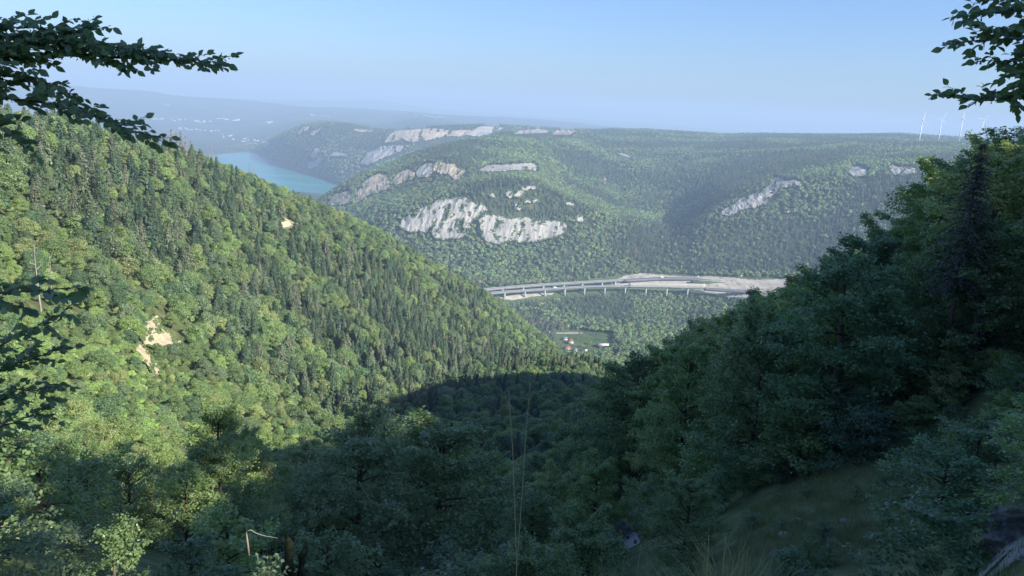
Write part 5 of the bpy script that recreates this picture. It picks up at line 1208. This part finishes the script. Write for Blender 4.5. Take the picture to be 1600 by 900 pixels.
print('leaves', overhang('hazel shrub with dark leaves poking in at the left edge, halfway down', (p[0], p[1], gz), 2.0, [
    ([(-160, 480, 3.4), (-60, 462, 3.3), (20, 458, 3.2), (60, 455, 3.2), (100, 452, 3.2)], 0.010, 9),
    ([(-200, 640, 4.6), (-60, 570, 4.5), (20, 530, 4.4), (70, 505, 4.4), (105, 485, 4.4)], 0.010, 22),
    ([(-200, 660, 4.6), (-50, 600, 4.5), (20, 570, 4.4), (90, 548, 4.4)], 0.010, 20),
    ([(-200, 680, 4.6), (-50, 640, 4.5), (20, 618, 4.4), (88, 600, 4.4)], 0.010, 18),
    ([(-200, 740, 4.6), (-60, 690, 4.5), (10, 665, 4.4), (70, 640, 4.4)], 0.010, 14)], 0.044, 302, trunk=False, tw=(0.08, 0.26), kind='shrub'))
p = at(1800, 560, 7.2); gz = float(ground(p[0], p[1])[0])
print('leaves', overhang('beech tree whose leafy boughs hang in at the top right', (p[0], p[1], gz), 8.0, [
    ([(1780, 60, 7.2), (1690, 10, 7.0), (1620, 10, 6.9), (1570, 18, 6.8), (1530, 22, 6.8), (1505, 25, 6.8)], 0.014, 28),
    ([(1780, 100, 7.2), (1690, 55, 7.0), (1610, 60, 6.9), (1560, 62, 6.8), (1520, 64, 6.8), (1492, 67, 6.8)], 0.014, 28),
    ([(1780, 130, 7.2), (1690, 80, 7.0), (1620, 78, 6.9), (1580, 95, 6.9), (1535, 96, 6.8)], 0.012, 26),
    ([(1780, 170, 7.2), (1690, 130, 7.0), (1620, 142, 6.9), (1570, 156, 6.8), (1520, 152, 6.8), (1472, 150, 6.8)], 0.014, 34),
    ([(1780, -60, 7.2), (1690, -30, 7.0), (1620, -10, 6.9), (1570, -4, 6.8), (1540, 2, 6.8)], 0.012, 24),
    ([(1760, -40, 7.4), (1680, 0, 7.2), (1630, 40, 7.1), (1605, 90, 7.0), (1595, 130, 7.0), (1590, 158, 7.0)], 0.012, 34),
    ([(1760, 40, 7.0), (1660, 36, 6.8), (1600, 40, 6.7), (1560, 46, 6.7), (1535, 44, 6.7)], 0.011, 26),
    ([(1760, 130, 7.0), (1660, 110, 6.8), (1600, 112, 6.7), (1572, 118, 6.7)], 0.011, 22)], 0.072, 303, tw=(0.08, 0.24)))

# ---------------------------------------------------------------- rocks, stump, grass on and below the ledge
M_GREYROCK = rock_mat('grey_rock', (0.34, 0.335, 0.32), (0.42, 0.40, 0.37), (0.14, 0.14, 0.13), 1.6, 1.2)
def boulder(label, px, py, r, size, seed, cat='rock', name='boulder'):
    g = np.random.default_rng(seed); p = at(px, py, r)
    n, m_ = 26, 18; th = np.linspace(0, 2 * np.pi, n, endpoint=False); ph = np.linspace(0.05, np.pi - 0.05, m_)
    t, f = np.meshgrid(th, ph); D = np.stack([np.sin(f) * np.cos(t), np.sin(f) * np.sin(t), np.cos(f)], -1)
    pn = nrm(g.normal(size=(24, 3))); pd = g.uniform(0.72, 1.0, 24)
    k = np.min(pd / np.maximum((D[..., None, :] * pn).sum(-1), 0.35), axis=-1); k = np.minimum(k, 1.2) + 0.22 * fbm(D[..., 0] * 3 + seed, D[..., 1] * 3, D[..., 2] * 3, 5, seed)
    V = (D * k[..., None] * np.array(size)).reshape(-1, 3)
    q = [[i * n + j, (i + 1) * n + j, (i + 1) * n + (j + 1) % n, i * n + (j + 1) % n] for i in range(m_ - 1) for j in range(n)]
    V = np.vstack([V, [[0, 0, size[2]], [0, 0, -size[2]]]]); a = len(V) - 2
    tt = [[a, j, (j + 1) % n] for j in range(n)] + [[a + 1, (m_ - 1) * n + (j + 1) % n, (m_ - 1) * n + j] for j in range(n)]
    o = obj(name, mesh_np(name, V, [np.array(q), np.array(tt)], M_GREYROCK, False), loc=p); o.rotation_euler = (g.uniform(-.3, .3), g.uniform(-.3, .3), g.uniform(0, 6))
    tag(o, label, cat, 'grey rocks on the shaded slopes'); return o
cliff('rock_ledge', 'rough grey rock ledge at the bottom right corner', [(1530, 835), (1552, 800), (1585, 775), (1625, 755), (1700, 740), (1720, 900), (1600, 915), (1530, 900)], 9, 0.25, 0.30, M_GREYROCK, 1.6, 9.0, 0.0, (2.2, 3.0), 71, cat='rock')
cliff('rock_ledge', 'grey slanting slabs among bushes at the bottom of the gully', [(935, 842), (945, 815), (968, 808), (990, 828), (1000, 850), (985, 885), (960, 900), (935, 885)], 12, 0.35, 0.25, M_GREYROCK, 2.0, 7.0, 0.02, (1.4, 1.4), 72, cat='rock')
for i, (x, y, s) in enumerate([(1228, 838, .35), (1300, 845, .3), (1322, 815, .32), (1390, 790, .28), (1250, 812, .22), (1210, 868, .3)]):
    R = hit(np.array([x]), np.array([y]), 12)[0]
    boulder(['flat', 'rounded', 'low', 'split', 'mossy'][i % 5] + ' pale stone in the ' + ('upper' if y < 810 else 'lower') + ' clearing grass, ' + ['by the dark bushes', 'in the open', 'near the leafy bush', 'beside another stone', 'at the lower edge'][(i * 2 + i // 5) % 5], x, y, R, (s * 0.9, s * 0.75, s * 0.35), 20 + i, name='stone')
# mossy broken stump
M_MOSS = plain('mossy_bark', (0.05, 0.055, 0.03), 0.95, 0.1, 9.0, 0.5)
p = at(462, 900, 16); zt = at(450, 836, 16)[2]; base = np.array([p[0], p[1], zt - 2.2]); st = empty('tree_stump', base); tag(st, 'dark mossy broken stump with a forked splintered top', 'stump')
a_ = (at(450, 838, 16) - base); b_ = (at(476, 856, 16) - base)
g = np.random.default_rng(12)
for P0, P1, r0 in (((0, 0, -0.6), a_, 0.15), ((0.06, 0.04, 0.2), b_, 0.11)):
    s_ = np.linspace(0, 1, 16)[:, None]; Pm = np.array(P0) * (1 - s_) + P1 * s_ + np.sin(s_ * np.pi) * np.array([-0.05, 0, 0]) + g.normal(size=(16, 3)) * 0.018
    rr_ = r0 * (1.1 - 0.55 * s_[:, 0]) * (1 + 0.3 * g.normal(size=16).clip(-1, 1)); rr_[-1] = 0.03
    mb = MB(); mb.tube(Pm, rr_, 9)
    for k in range(7):
        d = g.normal(size=3) * [0.05, 0.05, 0] + [0, 0, g.uniform(0.08, 0.22)]; q_ = Pm[-2] + g.normal(size=3) * 0.03
        mb.tube([q_, q_ + d], [0.018, 0.003], 4)
    for k in range(6):
        q_ = Pm[int(g.integers(4, 14))]; a0 = g.uniform(0, 6.28); d = np.array([math.cos(a0), math.sin(a0), 0.5]) * g.uniform(0.12, 0.3); mb.tube([q_, q_ + d * 0.6, q_ + d], [0.025, 0.014, 0.004], 5)
    mb.build('stem', M_MOSS, st)
# bare twig and broken pale stub
p = at(387, 866, 14); t_ = empty('dead_branch', p); tag(t_, 'broken pale stub with a thin white twig lying across the bushes', 'branch')
q0 = [at(x, y, 14) - p for x, y in ((389, 868), (387, 850), (385, 832))]
MB().tube(q0, [0.022, 0.022, 0.009], 7).build('stub', M_DEADWOOD, t_, True)
MB().tube([at(x, y, 14) - p for x, y in ((385, 830), (392, 828), (400, 833), (412, 837), (424, 839), (434, 841))], [0.009, 0.009, 0.008, 0.007, 0.005, 0.003], 5).build('twig', plain('bleached_twig', (0.26, 0.25, 0.235), 0.8), t_, True)
# tall dry grass stalks
M_STRAW = plain('dry_straw', (0.42, 0.36, 0.22), 0.8, 0.2)
for pts, lb in (([(806, 850, 3.0), (804, 780, 3.0), (801, 700, 3.0), (797, 645, 3.0), (795, 606, 3.0)], 'tall dry grass stalk rising from below, the left one'), ([(810, 850, 3.0), (816, 770, 3.0), (821, 690, 3.0), (824, 650, 3.0), (829, 600, 3.0)], 'tall dry grass stalk with a kink, the right one')):
    W = np.array([at(*q) for q in pts]); low = W[0] + (W[0] - W[1]) * 3.2; low[2] = min(low[2], -2.2); W = np.vstack([low, W]); o0 = W[0].copy()
    s_ = empty('grass_stalk', o0); tag(s_, lb, 'grass stalk', None)
    MB().tube(W - o0, [0.0019, 0.0018, 0.0017, 0.0016, 0.0014, 0.0008], 5).build('stem', M_STRAW, s_, True)
    mb = MB(); g = np.random.default_rng(3)
    for k in range(14):
        f = 0.86 + 0.14 * k / 14; i = 4 + min(int((f - 0.86) / 0.07), 1); b = W[4] + (W[5] - W[4]) * (k / 14) - o0
        d = nrm(W[5] - W[4]) + g.normal(size=3) * 0.35
        mb.tube([b, b + d * 0.012], [0.0016, 0.0004], 3)
    mb.build('seed_head', M_STRAW, s_)
# grass tufts at the edge of the ledge
M_BLADE = leaf_mat('grass_blade', 0.3, 0.5, 0.3, 0.4)
def tuft_mesh(seed, n_=120, hgt=0.30, spread=0.10):
    g = np.random.default_rng(seed); V = []; Q = []
    for k in range(n_):
        a = g.uniform(0, 6.283); b = np.array([math.cos(a), math.sin(a), 0]) * spread * math.sqrt(g.random()); d = np.array([math.cos(a + g.normal() * 0.6), math.sin(a + g.normal() * 0.6), 0])
        h = hgt * g.uniform(0.45, 1.1); bend = g.uniform(0.1, 0.7) * h; w_ = 0.0022 * g.uniform(0.7, 1.3); sd_ = np.array([-d[1], d[0], 0])
        n0 = len(V)
        for j, u in enumerate((0, 0.35, 0.7, 1.0)):
            c = b + d * bend * u ** 2 + np.array([0, 0, h * (u - 0.25 * u ** 3 * bend / h)]); ww = w_ * (1 - u) + 0.0003
            V += [c - sd_ * ww, c + sd_ * ww]
        for j in range(3): Q.append([n0 + 2 * j, n0 + 2 * j + 1, n0 + 2 * j + 3, n0 + 2 * j + 2])
    return mesh_np('grass_tuft', np.array(V), [np.array(Q)], M_BLADE)
PROTO['tuft'] = [(tuft_mesh(s), None) for s in (1, 2, 3, 4)]
g = np.random.default_rng(33); TP, TS = [], []
def tufts(px0, px1, n_, r0, r1, s0, s1):
    for _ in range(n_):
        r = g.uniform(r0, r1); t = float(pix(g.uniform(px0, px1), 880)[0]); x, y = math.sin(t) * r, math.cos(t) * r
        TP.append((x, y)); TS.append(g.uniform(s0, s1))
tufts(1085, 1185, 14, 2.5, 2.95, 0.7, 1.2); tufts(1180, 1520, 14, 2.3, 2.9, 0.25, 0.5); tufts(1530, 1720, 50, 2.4, 3.1, 0.6, 1.05); tufts(-120, 100, 40, 2.3, 3.0, 0.5, 0.9); tufts(130, 1070, 40, 2.2, 2.9, 0.3, 0.6)
TP = np.array(TP); z = ground(TP[:, 0], TP[:, 1]); TS = np.array(TS)
scatter('grass', 'tuft', np.column_stack([TP, z - 0.01]), np.stack([TS] * 3, 1), np.array([(0.13, 0.17, 0.05), (0.10, 0.15, 0.045), (0.20, 0.20, 0.08)])[g.integers(0, 3, len(TP))], 5, 'grass tufts along the edge of the viewpoint ledge')
# grass down the bank below the ledge
P, vis = sample(2.9, 13, 0.17, 950, 1780, 2.0, seed=45); n_ = len(P)
PROTO['bank'] = [(tuft_mesh(s + 20, 40, 0.24, 0.14), None) for s in range(4)]
scatter('grass', 'bank', P, np.stack([g.uniform(0.6, 1.3, n_)] * 3, 1), np.array([(0.16, 0.19, 0.075), (0.13, 0.175, 0.065), (0.24, 0.22, 0.11)])[g.integers(0, 3, n_)], 7, 'long grass on the bank just below the viewpoint')
# rough grass of the clearing
P, vis = sample(12, 62, 0.27, 1100, 1760, 0.6, seed=44); px, py = proj(P); ok_ = inpoly(px, py, CLEARING)
P = P[ok_]; n_ = len(P)
PROTO['rough'] = [(tuft_mesh(s + 10, 46, 0.34, 0.26), None) for s in range(4)]
scatter('grass', 'rough', P, np.stack([g.uniform(0.7, 1.6, n_)] * 3, 1), np.array([(0.16, 0.19, 0.075), (0.12, 0.17, 0.065), (0.22, 0.21, 0.10)])[g.integers(0, 3, n_)], 6, 'rough grass of the shaded clearing')
finish_labels()
HAZE_TOP = 330.0
# ---------------------------------------------------------------- far woods (stuff)
def far_wood(name, r0, r1, spacing, hgt, con_frac, seed, autumn=0.0, dark=1.0, label=None, dead=0.0):
    P, vis = sample(r0, r1, spacing, -60, 1560, 0.006, seed=seed)
    g = np.random.default_rng(seed + 1)
    px, py = proj(P); ok_ = ~in_clear(px, py) & ~in_rock(px, py) & ~on_road(P)
    ok_ &= (P[:, 2] > -514) | (np.hypot(P[:, 0], P[:, 1]) < 3800)
    P, px, py = P[ok_], px[ok_], py[ok_]
    mixn = fbm(P[:, 0] / 260, P[:, 1] / 260, 0, 3, 21) + con_frac(px, py)
    con = mixn + g.normal(size=len(P)) * 0.16 > 0
    s = g.uniform(0.7, 1.25, len(P)) * hgt
    sc = np.stack([s * g.uniform(0.8, 1.15, len(P))] * 2 + [s], 1)
    patch = 1 + 0.35 * fbm(P[:, 0] / 120, P[:, 1] / 120, 0, 3, 31)
    for key, m, pal in (('far_broad', ~con, GREENS), ('far_conifer', con, FIRS)):
        k = g.integers(0, len(pal), m.sum()); tint = pal[k] * (patch[m] * g.uniform(0.8, 1.2, m.sum()))[:, None] * dark * 1.12
        if key == 'far_broad':
            au = (g.random(m.sum()) < autumn * np.clip(0.5 + 1.6 * fbm(P[m][:, 0] / 90, P[m][:, 1] / 90, 0, 2, 41), 0, 2))
            tint[au] = AUTUMN[g.integers(0, 3, au.sum())]
            sc[m] *= [1.0, 1.0, 0.85]
        else:
            de = fbm(P[m][:, 0] / 45, P[m][:, 1] / 45, 0, 2, 51) > 0.52 - dead
            tint[de] = DEADC[g.integers(0, 3, de.sum())] * 0.8
        scatter(name[0] if key == 'far_broad' else name[1], key, P[m], sc[m], tint, seed + 3, label[0 if key == 'far_broad' else 1])
def cf(px, py):
    """more conifers on the dark slope in the middle and on the plateau"""
    v = np.full(np.shape(px), -0.12)
    v = v + 0.5 * inpoly(px, py, [(860, 235), (1000, 245), (1200, 240), (1330, 235), (1300, 285), (1140, 315), (1080, 345), (960, 325), (880, 285)])
    v = v + 0.35 * inpoly(px, py, [(950, 360), (1330, 340), (1330, 430), (1050, 425), (960, 400)])
    v = v + 0.3 * (py < 235)
    v = v - 0.45 * inpoly(px, py, [(640, 370), (960, 330), (1010, 430), (760, 450), (680, 420)])
    return v
far_wood(('valley_forest', 'valley_conifer_forest'), 1500, 2120, 7.2, 14.5, cf, 61, 0.12, label=('leafy woods on the valley floor below the viaduct', 'conifer woods on the valley floor below the viaduct'), dead=0.12)
far_wood(('slope_forest', 'slope_conifer_forest'), 2120, 3100, 7.2, 13.5, cf, 62, 0.22, label=('mixed woods on the slopes around the white cliffs', 'conifers on the slopes around the white cliffs'), dead=0.05)
far_wood(('plateau_forest', 'plateau_conifer_forest'), 3100, 4400, 9, 14, cf, 63, 0.05, label=('leafy woods covering the plateau', 'dark conifers covering the plateau'))
far_wood(('horizon_forest', 'horizon_conifer_forest'), 4400, 8200, 14, 17, cf, 64, 0.03, label=('woods on the far plateau and above the lake', 'conifers on the far plateau and above the lake'))

# bushes on the cliffs
g = np.random.default_rng(88); P = np.concatenate(CLING); hh = np.concatenate(CLINGH) * g.uniform(3.0, 7.5, len(P))
scatter('cliff_bushes', 'far_broad', P - np.stack([0 * hh, 0 * hh, 0.35 * hh], 1), np.stack([hh * 1.2, hh * 1.2, hh], 1), GREENS[g.integers(0, 6, len(P))] * 1.1, 89, 'bushes clinging to the limestone cliffs')
print('cliff bushes', len(P))

# scrub on the earthworks
gx_ = g.uniform(965, 1200, 160); gy_ = g.uniform(429, 466, 160)
R_ = hit(gx_, gy_, 1900); k_ = ~np.isnan(R_) & ~((gy_ > 436) & (gy_ < 452) & (gx_ < 1105)); P = at(gx_[k_], gy_[k_], R_[k_]); hh = g.uniform(1.0, 3.2, len(P))
scatter('scrub', 'far_broad', P, np.stack([hh * 1.5, hh * 1.5, hh], 1), GREENS[g.integers(0, 6, len(P))] * 0.9, 90, 'scrub growing over the earthworks beside the road')

# a few trees and hedges round the village houses
vx = np.array([868, 872, 878, 896, 905, 909, 921, 927, 934, 938, 951, 955, 958, 903, 918, 945, 930, 912]); vy = np.array([528, 540, 543, 541, 523, 543, 538, 524, 540, 545, 541, 527, 535, 530, 545, 548, 548, 549])
R_ = hit(vx, vy, 1400); k_ = ~np.isnan(R_); P = at(vx[k_], vy[k_], R_[k_]); hh = g.uniform(4, 9, len(P))
scatter('village_trees', 'far_broad', P, np.stack([hh * 1.2, hh * 1.2, hh], 1), GREENS[g.integers(0, 6, len(P))], 91, 'garden trees and hedges round the village houses')
# ---------------------------------------------------------------- the air
hm_ = bpy.data.materials.new('air'); hm_.use_nodes = True
n = hm_.node_tree.nodes; n.clear()
out = n.new('ShaderNodeOutputMaterial'); pv = n.new('ShaderNodeVolumePrincipled')
pv.inputs['Color'].default_value = (0.57, 0.765, 0.98, 1); pv.inputs['Density'].default_value = 0.00012; pv.inputs['Anisotropy'].default_value = 0.0
hm_.node_tree.links.new(pv.outputs[0], out.inputs['Volume'])
hz = MB().box((0, 0, (HAZE_TOP - 700) / 2), (124000, 124000, HAZE_TOP + 700)).build('haze', hm_)
hz['kind'] = 'stuff'
